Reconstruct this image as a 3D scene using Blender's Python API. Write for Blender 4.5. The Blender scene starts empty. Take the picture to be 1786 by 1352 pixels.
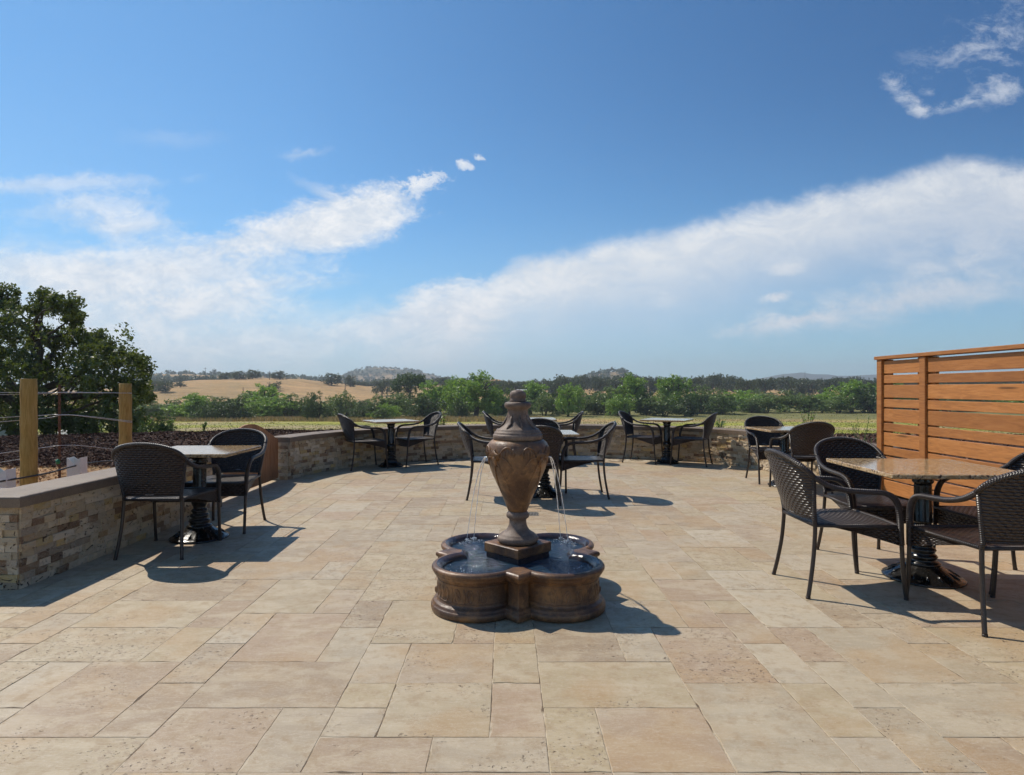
import bpy, math, random
import numpy as np
from mathutils import Vector, Matrix
R = math.radians
random.seed(7)
scene = bpy.context.scene
COL = scene.collection
F_PX, CAM_H, PX0, HY = 1075.0, 1.27, 893.0, 678.0

# ------------------------------------------------------------------ helpers
class MB:
    """collects geometry for ONE mesh object"""
    def __init__(s): s.v=[]; s.f=[]; s.uv=[]; s.c=[]; s.sm=[]; s.mi=[]
    def add(s, vs, fs, uv=None, col=None, smooth=False, mi=0):
        o=len(s.v); s.v.extend([tuple(p) for p in vs])
        for k,f in enumerate(fs):
            s.f.append([o+i for i in f])
            s.uv.append([uv[i] for i in f] if uv else None)
            s.c.append(col if col is None or not isinstance(col,list) else col[k]); s.sm.append(smooth); s.mi.append(mi)
        return s
    def box(s, x0,x1,y0,y1,z0,z1, bev=0.0, col=None, M=None, mi=0):
        b=bev
        if b<=0:
            vs=[(x,y,z) for z in (z0,z1) for y in (y0,y1) for x in (x0,x1)]
            fs=[(0,2,3,1),(4,5,7,6),(0,1,5,4),(2,6,7,3),(0,4,6,2),(1,3,7,5)]
        else:
            # chamfered box: 24 verts
            vs=[];idx={}
            for ix,(x,dx) in enumerate(((x0,1),(x1,-1))):
                for iy,(y,dy) in enumerate(((y0,1),(y1,-1))):
                    for iz,(z,dz) in enumerate(((z0,1),(z1,-1))):
                        idx[ix,iy,iz]=len(vs)
                        vs+= [(x,y+dy*b,z+dz*b),(x+dx*b,y,z+dz*b),(x+dx*b,y+dy*b,z)]
            g=lambda a,bb,c,k: idx[a,bb,c]+k
            fs=[]
            for a in (0,1): fs.append([g(a,0,0,0),g(a,1,0,0),g(a,1,1,0),g(a,0,1,0)][::(-1 if a==0 else 1)])
            for a in (0,1): fs.append([g(0,a,0,1),g(1,a,0,1),g(1,a,1,1),g(0,a,1,1)][::(1 if a==0 else -1)])
            for a in (0,1): fs.append([g(0,0,a,2),g(1,0,a,2),g(1,1,a,2),g(0,1,a,2)][::(-1 if a==0 else 1)])
            for a in (0,1):
                for c in (0,1):
                    q=[g(a,c,0,0),g(a,c,1,0),g(a,c,1,1),g(a,c,0,1)]; fs.append(q if (a+c)%2==0 else q[::-1])
                    q=[g(a,0,c,0),g(a,1,c,0),g(a,1,c,2),g(a,0,c,2)]; fs.append(q if (a+c)%2==0 else q[::-1])
                    q=[g(0,a,c,1),g(1,a,c,1),g(1,a,c,2),g(0,a,c,2)]; fs.append(q if (a+c)%2==1 else q[::-1])
            for a in (0,1):
                for c in (0,1):
                    for d in (0,1):
                        q=[g(a,c,d,0),g(a,c,d,1),g(a,c,d,2)]; fs.append(q if (a+c+d)%2==0 else q[::-1])
        if M is not None: vs=[M@Vector(p) for p in vs]
        xs=(x1-x0);uv=[(p[1]+p[0],p[2]) for p in vs]
        return s.add(vs,fs,uv=uv,col=col,mi=mi)
    def tube(s, pts, r, n=8, closed=False, cap=True, flat=1.0, col=None, mi=0):
        P=[Vector(p) for p in pts]; N=len(P)
        rr=r if isinstance(r,(list,tuple)) else [r]*N
        rings=[];uv=[];L=0;up=None
        for i in range(N):
            a=P[(i-1)%N] if (closed or i>0) else P[i]; b=P[(i+1)%N] if (closed or i<N-1) else P[i]
            t=(b-a).normalized()
            if up is None:
                up=Vector((0,0,1)) if abs(t.z)<.9 else Vector((1,0,0))
            sx=t.cross(up).normalized(); up=sx.cross(t).normalized()
            if i: L+=(P[i]-P[i-1]).length
            for k in range(n):
                a=2*math.pi*k/n
                rings.append(P[i]+sx*(math.cos(a)*rr[i])+up*(math.sin(a)*rr[i]*flat)); uv.append((k/n*0.09,L))
        fs=[]
        for i in range(N if closed else N-1):
            for k in range(n):
                a=i*n+k;b=i*n+(k+1)%n;c=((i+1)%N)*n+(k+1)%n;d=((i+1)%N)*n+k
                fs.append((a,b,c,d))
        if cap and not closed:
            fs.append(tuple(range(n))[::-1]); fs.append(tuple(range((N-1)*n,N*n)))
        return s.add(rings,fs,uv=uv,col=col,smooth=True,mi=mi)
    def lathe(s, prof, n=48, c=(0,0,0), mod=None, cap=True, col=None):
        vs=[];fs=[];uv=[];L=0
        for i,(r,z) in enumerate(prof):
            if i: L+=math.hypot(r-prof[i-1][0],z-prof[i-1][1])
            for k in range(n):
                a=2*math.pi*k/n; q=r*(mod(a,z) if mod else 1)
                vs.append((c[0]+q*math.cos(a),c[1]+q*math.sin(a),c[2]+z)); uv.append((k/n*.6,L))
        for i in range(len(prof)-1):
            for k in range(n):
                fs.append((i*n+k,i*n+(k+1)%n,(i+1)*n+(k+1)%n,(i+1)*n+k))
        if cap:
            fs.append(tuple(range(n))[::-1]); fs.append(tuple(range((len(prof)-1)*n,len(prof)*n)))
        return s.add(vs,fs,uv=uv,col=col,smooth=True)
    def grid(s, fn, nu, nv, uvs=(1,1), smooth=True, col=None, flip=False):
        vs=[];uv=[];fs=[]
        for j in range(nv+1):
            for i in range(nu+1):
                u,v=i/nu,j/nv; vs.append(fn(u,v)); uv.append((u*uvs[0],v*uvs[1]))
        for j in range(nv):
            for i in range(nu):
                a=j*(nu+1)+i; q=(a,a+1,a+nu+2,a+nu+1); fs.append(q[::-1] if flip else q)
        return s.add(vs,fs,uv=uv,col=col,smooth=smooth)
    def mesh(s, name, mats):
        m=bpy.data.meshes.new(name); m.from_pydata(s.v,[],s.f)
        for x in (mats if isinstance(mats,(list,tuple)) else [mats]): m.materials.append(x)
        m.polygons.foreach_set('use_smooth',s.sm); m.polygons.foreach_set('material_index',s.mi)
        if any(u is not None for u in s.uv):
            l=m.uv_layers.new(name='UVMap'); d=[]
            for f,u in zip(s.f,s.uv):
                for k in range(len(f)): d.extend(u[k] if u else (0,0))
            l.data.foreach_set('uv',d)
        if any(c is not None for c in s.c):
            a=m.color_attributes.new('Col','FLOAT_COLOR','CORNER'); d=[]
            for f,c in zip(s.f,s.c):
                for k in range(len(f)): d.extend(c if c else (1,1,1,1))
            a.data.foreach_set('color',d)
        m.update(); return m
    def build(s, name, mats, parent=None):
        o=bpy.data.objects.new(name,s.mesh(name,mats)); COL.objects.link(o)
        if parent is not None: o.parent=parent
        return o

def tag(o,label=None,cat=None,group=None,kind=None):
    for k,v in (('label',label),('category',cat),('group',group),('kind',kind)):
        if v: o[k]=v
    return o
def empty(name,loc=(0,0,0),rz=0):
    o=bpy.data.objects.new(name,None); COL.objects.link(o); o.location=loc; o.rotation_euler=(0,0,rz); o.empty_display_size=.2; return o
def copy_tree(o,parent=None):
    c=o.copy(); COL.objects.link(c)
    if parent is not None: c.parent=parent
    for k in ('label','group'):
        if parent is None and k in c: del c[k]
    for ch in list(o.children): copy_tree(ch,c)
    return c
def floor_pt(px,py,z=0.0):
    Y=F_PX*(CAM_H-z)/(py-HY); return ((px-PX0)*Y/F_PX,Y)
def smooth_path(pts, n=8, closed=False):
    P=[Vector(p) for p in pts]; out=[]; N=len(P)
    for i in range(N-1):
        p0=P[max(i-1,0)];p1=P[i];p2=P[i+1];p3=P[min(i+2,N-1)]
        for k in range(n):
            t=k/n
            out.append(0.5*((2*p1)+(-p0+p2)*t+(2*p0-5*p1+4*p2-p3)*t*t+(-p0+3*p1-3*p2+p3)*t**3))
    out.append(P[-1]); return out
def vnoise(x,y,seed=0):
    x=np.asarray(x,float);y=np.asarray(y,float)
    def h(i,j):
        n=(np.sin(i*127.1+j*311.7+seed*74.7)*43758.5453); return n-np.floor(n)
    xi=np.floor(x);yi=np.floor(y);fx=x-xi;fy=y-yi;fx=fx*fx*(3-2*fx);fy=fy*fy*(3-2*fy)
    return (h(xi,yi)*(1-fx)+h(xi+1,yi)*fx)*(1-fy)+(h(xi,yi+1)*(1-fx)+h(xi+1,yi+1)*fx)*fy
def fbm(x,y,seed=0,o=4):
    t=0;a=.5
    for k in range(o): t=t+a*vnoise(x*2**k,y*2**k,seed+k); a*=.5
    return t

# ------------------------------------------------------------------ node expression helper
class E:
    nt=None
    def __init__(s,x): s.x=x
    @staticmethod
    def m(op,*a,clamp=False):
        n=E.nt.nodes.new('ShaderNodeMath'); n.operation=op; n.use_clamp=clamp
        for i,v in enumerate(a):
            if isinstance(v,E): v=v.x
            if isinstance(v,(int,float)): n.inputs[i].default_value=v
            else: E.nt.links.new(v,n.inputs[i])
        return E(n.outputs[0])
    def __add__(s,o): return E.m('ADD',s,o)
    __radd__=__add__
    def __sub__(s,o): return E.m('SUBTRACT',s,o)
    def __rsub__(s,o): return E.m('SUBTRACT',o,s)
    def __mul__(s,o): return E.m('MULTIPLY',s,o)
    __rmul__=__mul__
    def __truediv__(s,o): return E.m('DIVIDE',s,o)
    def sstep(s,a,b):
        n=E.nt.nodes.new('ShaderNodeMapRange'); n.interpolation_type='SMOOTHSTEP'
        E.nt.links.new(s.x,n.inputs[0]); n.inputs[1].default_value=min(a,b); n.inputs[2].default_value=max(a,b)
        n.inputs[3].default_value=0 if a<b else 1; n.inputs[4].default_value=1 if a<b else 0
        return E(n.outputs[0])
    def clamp(s): return E.m('ADD',s,0.0,clamp=True)
    def sin(s): return E.m('SINE',s)
    def floor(s): return E.m('FLOOR',s)
    def fract(s): return E.m('FRACT',s)
    def abs(s): return E.m('ABSOLUTE',s)
    def pow(s,p): return E.m('POWER',s,p)

class Mat:
    def __init__(s,name):
        s.m=bpy.data.materials.new(name); s.m.use_nodes=True; s.nt=s.m.node_tree; s.nt.nodes.clear(); E.nt=s.nt
        s.out=s.N('ShaderNodeOutputMaterial')
    def N(s,t,**k):
        n=s.nt.nodes.new(t)
        for a,b in k.items(): setattr(n,a,b)
        return n
    def L(s,a,b): s.nt.links.new(a.x if isinstance(a,E) else a,b)
    def coord(s,kind='Object'):
        return s.N('ShaderNodeTexCoord').outputs[kind]
    def attr(s,name='Col'):
        n=s.N('ShaderNodeAttribute'); n.attribute_name=name; return n
    def mapping(s,vec,scale=(1,1,1),rot=(0,0,0),loc=(0,0,0)):
        n=s.N('ShaderNodeMapping'); s.L(vec,n.inputs[0]); n.inputs['Scale'].default_value=scale; n.inputs['Rotation'].default_value=rot; n.inputs['Location'].default_value=loc; return n.outputs[0]
    def noise(s,vec,scale,detail=4,rough=.55,dist=0.0,out='Fac'):
        n=s.N('ShaderNodeTexNoise'); s.L(vec,n.inputs['Vector']); n.inputs['Scale'].default_value=scale; n.inputs['Detail'].default_value=detail; n.inputs['Roughness'].default_value=rough; n.inputs['Distortion'].default_value=dist
        return E(n.outputs[out]) if out=='Fac' else n.outputs[out]
    def voro(s,vec,scale,feature='F1',out='Distance',rand=1.0):
        n=s.N('ShaderNodeTexVoronoi'); n.feature=feature; s.L(vec,n.inputs['Vector']); n.inputs['Scale'].default_value=scale; n.inputs['Randomness'].default_value=rand; return n.outputs[out]
    def ramp(s,f,stops,interp='LINEAR'):
        n=s.N('ShaderNodeValToRGB'); n.color_ramp.interpolation=interp; s.L(f,n.inputs[0]); e=n.color_ramp.elements
        while len(e)<len(stops): e.new(.5)
        for k,(p,c) in enumerate(stops):
            e[k].position=p; e[k].color=(c if len(c)==4 else (*c,1)) if isinstance(c,(tuple,list)) else (c,c,c,1)
        return n.outputs[0]
    def mix(s,f,a,b,mode='MIX'):
        n=s.N('ShaderNodeMix'); n.data_type='RGBA'; n.blend_type=mode
        for v,i in ((f,0),(a,6),(b,7)):
            if isinstance(v,(int,float)): n.inputs[i].default_value=v
            elif isinstance(v,(tuple,list)): n.inputs[i].default_value=(*v,1)[:4]
            else: s.L(v,n.inputs[i])
        return n.outputs[2]
    def bsdf(s,col,rough=.6,bump=None,dist=.005,strength=1.0,spec=.5,metal=0.0,**kw):
        b=s.N('ShaderNodeBsdfPrincipled')
        for v,k in ((col,'Base Color'),(rough,'Roughness'),(metal,'Metallic'),(spec,'Specular IOR Level')):
            if isinstance(v,(int,float)): b.inputs[k].default_value=v
            elif isinstance(v,(tuple,list)): b.inputs[k].default_value=(*v,1)[:4]
            else: s.L(v,b.inputs[k])
        for k,v in kw.items(): b.inputs[k.replace('_',' ')].default_value=v
        if bump is not None:
            n=s.N('ShaderNodeBump'); n.inputs['Distance'].default_value=dist; n.inputs['Strength'].default_value=strength
            s.L(bump,n.inputs['Height']); s.L(n.outputs[0],b.inputs['Normal'])
        s.L(b.outputs[0],s.out.inputs[0]); return b

# ------------------------------------------------------------------ materials
def mat_travertine():
    M=Mat('travertine_tile'); co=M.coord(); a=M.attr('Col'); sep=M.N('ShaderNodeSeparateColor'); M.L(a.outputs['Color'],sep.inputs[0])
    off=M.N('ShaderNodeVectorMath'); off.operation='MULTIPLY_ADD'; M.L(a.outputs['Color'],off.inputs[0]); off.inputs[1].default_value=(37,53,71); M.L(co,off.inputs[2])
    v=off.outputs[0]
    n1=M.noise(M.mapping(v,(1,2.2,1)),3.0,6,.6,.6); n2=M.noise(v,14,6,.65); n3=M.noise(v,90,3,.7)
    base=M.ramp(E(sep.outputs[0]),[(0,(.36,.282,.180)),(.2,(.405,.315,.185)),(.45,(.375,.306,.212)),(.62,(.375,.262,.168)),(.78,(.305,.226,.145)),(1,(.465,.392,.282))])
    c=M.mix((n1.sstep(.43,.60)*.5).clamp(),base,(.50,.41,.28)); c=M.mix((n2.sstep(.48,.66)*.5).clamp(),c,(.30,.205,.115))
    c=M.mix(M.noise(v,1.6,3).sstep(.50,.66)*.52,c,(.39,.25,.12))
    c=M.mix((n3.sstep(.4,.7)*.22).clamp(),c,(.50,.43,.33))
    # pits, denser where the stone is loose
    w=M.noise(M.mapping(v,(1,1.5,1)),34,4,.65,.35); w2=M.noise(v,4.5,2)
    gate=(w2+E(sep.outputs[1])*.36).sstep(.54,.76)
    pit=w.sstep(.645,.70)*gate
    fine=M.noise(v,70,2,.5).sstep(.66,.72)*gate.sstep(.0,.9)
    pits=E.m('MAXIMUM',pit,fine*.8)
    c=M.mix(M.noise(v,38,5,.7).sstep(.5,.62)*gate*.5,c,(.27,.19,.125)); c=M.mix(pits*.8,c,(.10,.06,.035))
    vein=M.noise(M.mapping(v,(.6,3,1)),5,8,.7,2.0).sstep(.485,.5)*M.noise(M.mapping(v,(.6,3,1)),5,8,.7,2.0).sstep(.515,.5)
    c=M.mix(vein*.35,c,(.62,.53,.42))
    h=n2*.3+n1*.5-pits*1.2+n3*.15
    M.bsdf(c,M.ramp(n2,[(.3,.5),(.7,.75)]),h,.004,.9,spec=.35); return M.m
def mat_grout():
    M=Mat('joint_sand'); n=M.noise(M.coord(),7,5); M.bsdf(M.ramp(n,[(.42,(.13,.09,.055)),(.5,(.33,.26,.17)),(.56,(.48,.40,.29))]),.9,n,.004); return M.m
def mat_brick():
    M=Mat('split_travertine'); co=M.coord(); a=M.attr('Col'); 
    n=M.noise(co,28,8,.7); n2=M.noise(M.mapping(co,(1,1,2.2)),9,6,.65,.7); n3=M.noise(co,120,3,.6)
    c=M.mix(n2.sstep(.45,.7)*.6,a.outputs['Color'],(.5,.41,.3),'MIX'); c=M.mix(n.sstep(.54,.68)*.6,c,(.17,.095,.05)); c=M.mix(n3.sstep(.5,.7)*.3,c,(.6,.52,.42))
    hole=M.noise(M.mapping(co,(1,1,1.8)),16,2,.5,1.5).sstep(.64,.71)
    c=M.mix(hole*.85,c,(.06,.033,.02))
    M.bsdf(c,.85,n*.9+n2*.8+n3*.2-hole,.016,1.0,spec=.25); return M.m
def mat_cap():
    M=Mat('concrete_cap'); co=M.coord(); n=M.noise(co,6,7,.65); n2=M.noise(co,130,3)
    M.bsdf(M.mix(n2.sstep(.35,.7)*.3,M.ramp(n,[(.3,(.125,.083,.053)),(.7,(.21,.15,.100))]),(.30,.225,.155)),.62,n*.5+n2*.5,.003,.7); return M.m
def mat_wood(name,c0,c1,c2,axis='Y',rough=.6,knots=True):
    M=Mat(name); co=M.coord(); a=M.attr('Col'); off=M.N('ShaderNodeVectorMath'); off.operation='MULTIPLY_ADD'; M.L(a.outputs['Color'],off.inputs[0]); off.inputs[1].default_value=(9,13,7); M.L(co,off.inputs[2]); v=off.outputs[0]
    sc={'Y':(9,.9,9),'Z':(9,9,.9)}[axis]
    g=M.noise(M.mapping(v,sc),4,7,.6,1.3); g2=M.noise(M.mapping(v,tuple(3*q for q in sc)),6,4,.6,.6); b=M.noise(v,1.3,3)
    c=M.ramp(g,[(.3,c0),(.52,c1),(.72,c2)]); c=M.mix(g2.sstep(.5,.75)*.35,c,c0); 
    sep=M.N('ShaderNodeSeparateColor'); M.L(a.outputs['Color'],sep.inputs[0])
    c=M.mix((E(sep.outputs[2])*.35+b.sstep(.45,.8)*.4).clamp(),c,c0); c=M.mix(1.0,c,M.ramp(E(sep.outputs[0]),[(0,(.76,.72,.68)),(.5,(.90,.87,.84)),(1,(1.02,1.0,.96))]),'MULTIPLY')
    if knots:
        k=E(M.voro(M.mapping(v,tuple(q*.22 for q in sc)),3.4)); c=M.mix(k.sstep(.11,.05)*.85,c,tuple(q*.35 for q in c0))
    M.bsdf(c,rough,g*.6+g2*.4,.002,.6,spec=.35); return M.m
def mat_weave():
    M=Mat('resin_wicker'); uv=M.coord('UV'); s=M.N('ShaderNodeSeparateXYZ'); M.L(uv,s.inputs[0]); u=E(s.outputs[0]); v=E(s.outputs[1])
    w=.017; p=.040
    row=(v*(1/w)).floor(); pr=((v*(1/w)).fract()*math.pi).sin(); un=(u*(2*math.pi/p)+row*math.pi).sin()*.5+.5
    h=pr.pow(.7)*(un*.75+.25)
    n=M.noise(M.coord(),60,3)
    oi=M.N('ShaderNodeObjectInfo'); c=M.mix((n.sstep(.3,.75)*.7+E(oi.outputs['Random'])*.4).clamp(),(.018,.011,.0085),(.048,.031,.023))
    M.bsdf(c,M.ramp(n,[(.3,.26),(.7,.42)]),h,.010,1.0,spec=.5); return M.m
def mat_tubewrap():
    M=Mat('resin_wrap'); uv=M.coord('UV'); s=M.N('ShaderNodeSeparateXYZ'); M.L(uv,s.inputs[0]); u=E(s.outputs[0]); v=E(s.outputs[1])
    w=.012; pr=(((v+u*.15)*(1/w)).fract()*math.pi).sin(); n=M.noise(M.coord(),60,3)
    M.bsdf(M.mix(n.sstep(.3,.75),(.021,.0135,.010),(.044,.029,.022)),.36,pr*.7+((u*(1/.045)).fract()*math.pi).sin()*pr*.5,.0032,1.0,spec=.6); return M.m
def mat_smoothframe():
    M=Mat('powder_coated_frame'); n=M.noise(M.coord(),80,3); M.bsdf(M.mix(n,(.024,.0155,.012),(.040,.027,.021)),.38,n,.0006,.5); return M.m
def mat_granite():
    M=Mat('gold_granite'); co=M.coord(); v=M.voro(co,95,out='Color'); sp=M.N('ShaderNodeSeparateColor'); M.L(v,sp.inputs[0]); n=M.noise(co,9,5,.6,.8); n2=M.noise(co,210,2)
    c=M.ramp(E(sp.outputs[0]),[(0,(.10,.065,.045)),(.16,(.36,.235,.12)),(.5,(.48,.33,.18)),(.8,(.56,.43,.27)),(1,(.66,.57,.43))],'CONSTANT')
    c=M.mix(n.sstep(.45,.7)*.5,c,(.44,.27,.11)); c=M.mix(n2.sstep(.62,.7)*.6,c,(.05,.035,.03))
    M.bsdf(c,.10,n2,.0002,.3,spec=.55); return M.m
def mat_iron():
    M=Mat('black_cast_iron'); n=M.noise(M.coord(),45,4); M.bsdf(M.mix(n,(.006,.006,.006),(.014,.013,.012)),M.ramp(n,[(.3,.16),(.7,.30)]),n,.0015,.5,spec=.6); return M.m
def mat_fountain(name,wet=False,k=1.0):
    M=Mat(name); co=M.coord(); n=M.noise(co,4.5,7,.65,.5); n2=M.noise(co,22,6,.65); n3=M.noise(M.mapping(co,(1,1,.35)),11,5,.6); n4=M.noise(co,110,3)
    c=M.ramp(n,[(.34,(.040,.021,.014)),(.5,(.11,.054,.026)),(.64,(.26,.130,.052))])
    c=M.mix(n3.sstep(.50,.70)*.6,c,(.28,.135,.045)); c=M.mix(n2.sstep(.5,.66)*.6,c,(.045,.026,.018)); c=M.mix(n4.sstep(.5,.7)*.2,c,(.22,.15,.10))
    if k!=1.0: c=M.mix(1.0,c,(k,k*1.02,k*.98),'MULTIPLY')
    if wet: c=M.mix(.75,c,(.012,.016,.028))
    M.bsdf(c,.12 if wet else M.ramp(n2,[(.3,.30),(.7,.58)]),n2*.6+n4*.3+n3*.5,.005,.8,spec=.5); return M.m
def mat_lid():
    M=Mat('weathered_cast_stone'); co=M.coord(); n=M.noise(co,8,7,.65,.5); n4=M.noise(co,90,4)
    c=M.ramp(n,[(.32,(.085,.056,.042)),(.5,(.17,.118,.088)),(.7,(.29,.21,.155))]); c=M.mix(n4.sstep(.5,.7)*.4,c,(.05,.034,.028))
    M.bsdf(c,.6,n*.6+n4*.4,.005,.8,spec=.4); return M.m
def mat_water():
    M=Mat('pool_water'); co=M.coord(); n=M.noise(M.mapping(co,(1,2.2,1)),19,4,.6,.6); n2=M.noise(co,60,3)
    M.bsdf((.016,.038,.065),.06,n*.8+n2*.25,.034,1.0,spec=1.0); return M.m
def mat_stream():
    M=Mat('falling_water'); co=M.coord(); n=M.noise(M.mapping(co,(30,30,5)),4,3)
    b=M.bsdf((.93,.96,1),.12,n,.003,1.0,spec=.8,IOR=1.33,Transmission_Weight=.45); return M.m
def mat_foam():
    M=Mat('water_foam'); M.bsdf((.78,.84,.9),.25,spec=.8,Transmission_Weight=.35,IOR=1.33); return M.m
def mat_leaf(name,c0,c1,trans=.35,big=.6):
    M=Mat(name); co=M.coord(); n=M.noise(co,big,3); oi=M.N('ShaderNodeObjectInfo'); g=M.N('ShaderNodeNewGeometry'); 
    f=(E(oi.outputs['Random'])*.6+n*.8-.25+E(g.outputs['Random Per Island'])*.25).clamp()
    c=M.mix(f,c0,c1); d=M.N('ShaderNodeBsdfDiffuse'); t=M.N('ShaderNodeBsdfTranslucent'); mx=M.N('ShaderNodeMixShader'); gl=M.N('ShaderNodeBsdfGlossy'); gl.inputs['Roughness'].default_value=.45; gl.inputs['Color'].default_value=(1,1,1,1); m2=M.N('ShaderNodeMixShader')
    M.L(c,d.inputs[0]); M.L(M.mix(.5,c,(c1[0]*1.7,c1[1]*1.7,c1[2]*.8)),t.inputs[0]); mx.inputs[0].default_value=trans; M.L(d.outputs[0],mx.inputs[1]); M.L(t.outputs[0],mx.inputs[2])
    m2.inputs[0].default_value=.04; M.L(mx.outputs[0],m2.inputs[1]); M.L(gl.outputs[0],m2.inputs[2]); M.L(m2.outputs[0],M.out.inputs[0]); return M.m
def mat_bark():
    M=Mat('bark'); n=M.noise(M.mapping(M.coord(),(6,6,1.2)),3,6,.7,.5); M.bsdf(M.ramp(n,[(.3,(.035,.026,.02)),(.7,(.11,.085,.065))]),.9,n,.03); return M.m
def mat_simple(name,c,rough=.5,var=.25,scale=20,bump=.001,metal=0.0,spec=.5):
    M=Mat(name); n=M.noise(M.coord(),scale,5,.6); M.bsdf(M.mix(n.sstep(.3,.75),tuple(q*(1-var) for q in c),tuple(min(1,q*(1+var)) for q in c)),rough,n,bump,.7,metal=metal,spec=spec); return M.m
def mat_terrain():
    M=Mat('terrain_soil_and_grass'); co=M.coord(); a=M.attr('Col')
    n=M.noise(co,.9,6,.7); n2=M.noise(co,9,5,.7); n3=M.noise(M.mapping(co,(.03,.12,.1)),1.0,5,.6); n4=M.noise(co,.07,5,.65)
    c=M.mix(1.0,a.outputs['Color'],M.ramp(n,[(.3,.72),(.7,1.22)]),'MULTIPLY'); c=M.mix(1.0,c,M.ramp(n2,[(.3,.75),(.7,1.2)]),'MULTIPLY'); c=M.mix(1.0,c,M.ramp(n3,[(.35,.85),(.65,1.12)]),'MULTIPLY'); c=M.mix(1.0,c,M.ramp(n4,[(.3,(.80,.85,.8)),(.7,(1.15,1.08,1.05))]),'MULTIPLY')
    M.bsdf(c,.95,n2*.6+n*.6,.05,.8,spec=.15); return M.m
def mat_vcol(name,rough=.9,spec=.2):
    M=Mat(name); a=M.attr('Col'); n=M.noise(M.coord(),30,3); M.bsdf(M.mix(1.0,a.outputs['Color'],M.ramp(n,[(.3,.8),(.7,1.15)]),'MULTIPLY'),rough,spec=spec); return M.m

m_tile=mat_travertine(); m_grout=mat_grout(); m_brick=mat_brick(); m_cap=mat_cap()
m_cedar=mat_wood('stained_cedar',(.31,.125,.038),(.46,.19,.056),(.54,.245,.082),'Y',.55)
m_gate=mat_wood('gate_redwood',(.26,.11,.045),(.46,.22,.10),(.57,.31,.155),'Z',.7)
m_post=mat_wood('treated_pine',(.30,.19,.05),(.52,.34,.10),(.62,.44,.17),'Z',.75)
m_weave=mat_weave(); m_wrap=mat_tubewrap(); m_frame=mat_smoothframe(); m_granite=mat_granite(); m_iron=mat_iron()
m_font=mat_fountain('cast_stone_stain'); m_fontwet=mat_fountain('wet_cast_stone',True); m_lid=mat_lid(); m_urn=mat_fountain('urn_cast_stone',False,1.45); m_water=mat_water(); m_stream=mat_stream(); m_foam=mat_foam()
m_oak=mat_leaf('oak_leaf',(.028,.044,.013),(.105,.135,.034),.35,.5)
m_bushl=mat_leaf('willow_leaf',(.11,.19,.028),(.23,.36,.065),.35,.25)
m_bushm=mat_leaf('shrub_leaf',(.075,.125,.036),(.165,.225,.070),.3,.25)
m_bushd=mat_leaf('dark_leaf',(.030,.058,.018),(.085,.135,.040),.3,.25)
m_farl=mat_leaf('far_oak_leaf',(.032,.048,.020),(.072,.098,.036),.25,.2)
m_plant=mat_leaf('bed_plant_leaf',(.10,.16,.04),(.20,.28,.08),.4,8)
m_bark=mat_bark(); m_terrain=mat_terrain(); m_chip=mat_vcol('bark_chips'); m_grass=mat_vcol('grass_blades')
m_wire=mat_simple('galvanised_wire',(.55,.55,.56),.35,.2,60,.0005,metal=.6); m_rust=mat_simple('rusty_steel',(.13,.055,.03),.8,.5,50,.001)
m_white=mat_simple('white_carton',(.72,.72,.70),.6,.06,14,.001); m_tarp=mat_simple('white_tarp',(.62,.66,.68),.5,.12,3,.004); m_teal=mat_simple('teal_tarp',(.25,.55,.5),.5,.15,3,.004)
m_hose=mat_simple('black_hose',(.02,.02,.02),.45,.3,30); m_yellow=mat_simple('yellow_plastic',(.62,.48,.05),.4,.1,30); m_green=mat_simple('green_plastic',(.02,.20,.09),.4,.1,30)
m_drain=mat_simple('drain_steel',(.30,.28,.25),.5,.3,40,.001,metal=.5); m_shed=mat_simple('white_metal_siding',(.7,.7,.68),.5,.08,2); m_dark=mat_simple('dark_opening',(.03,.03,.03),.6)

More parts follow.
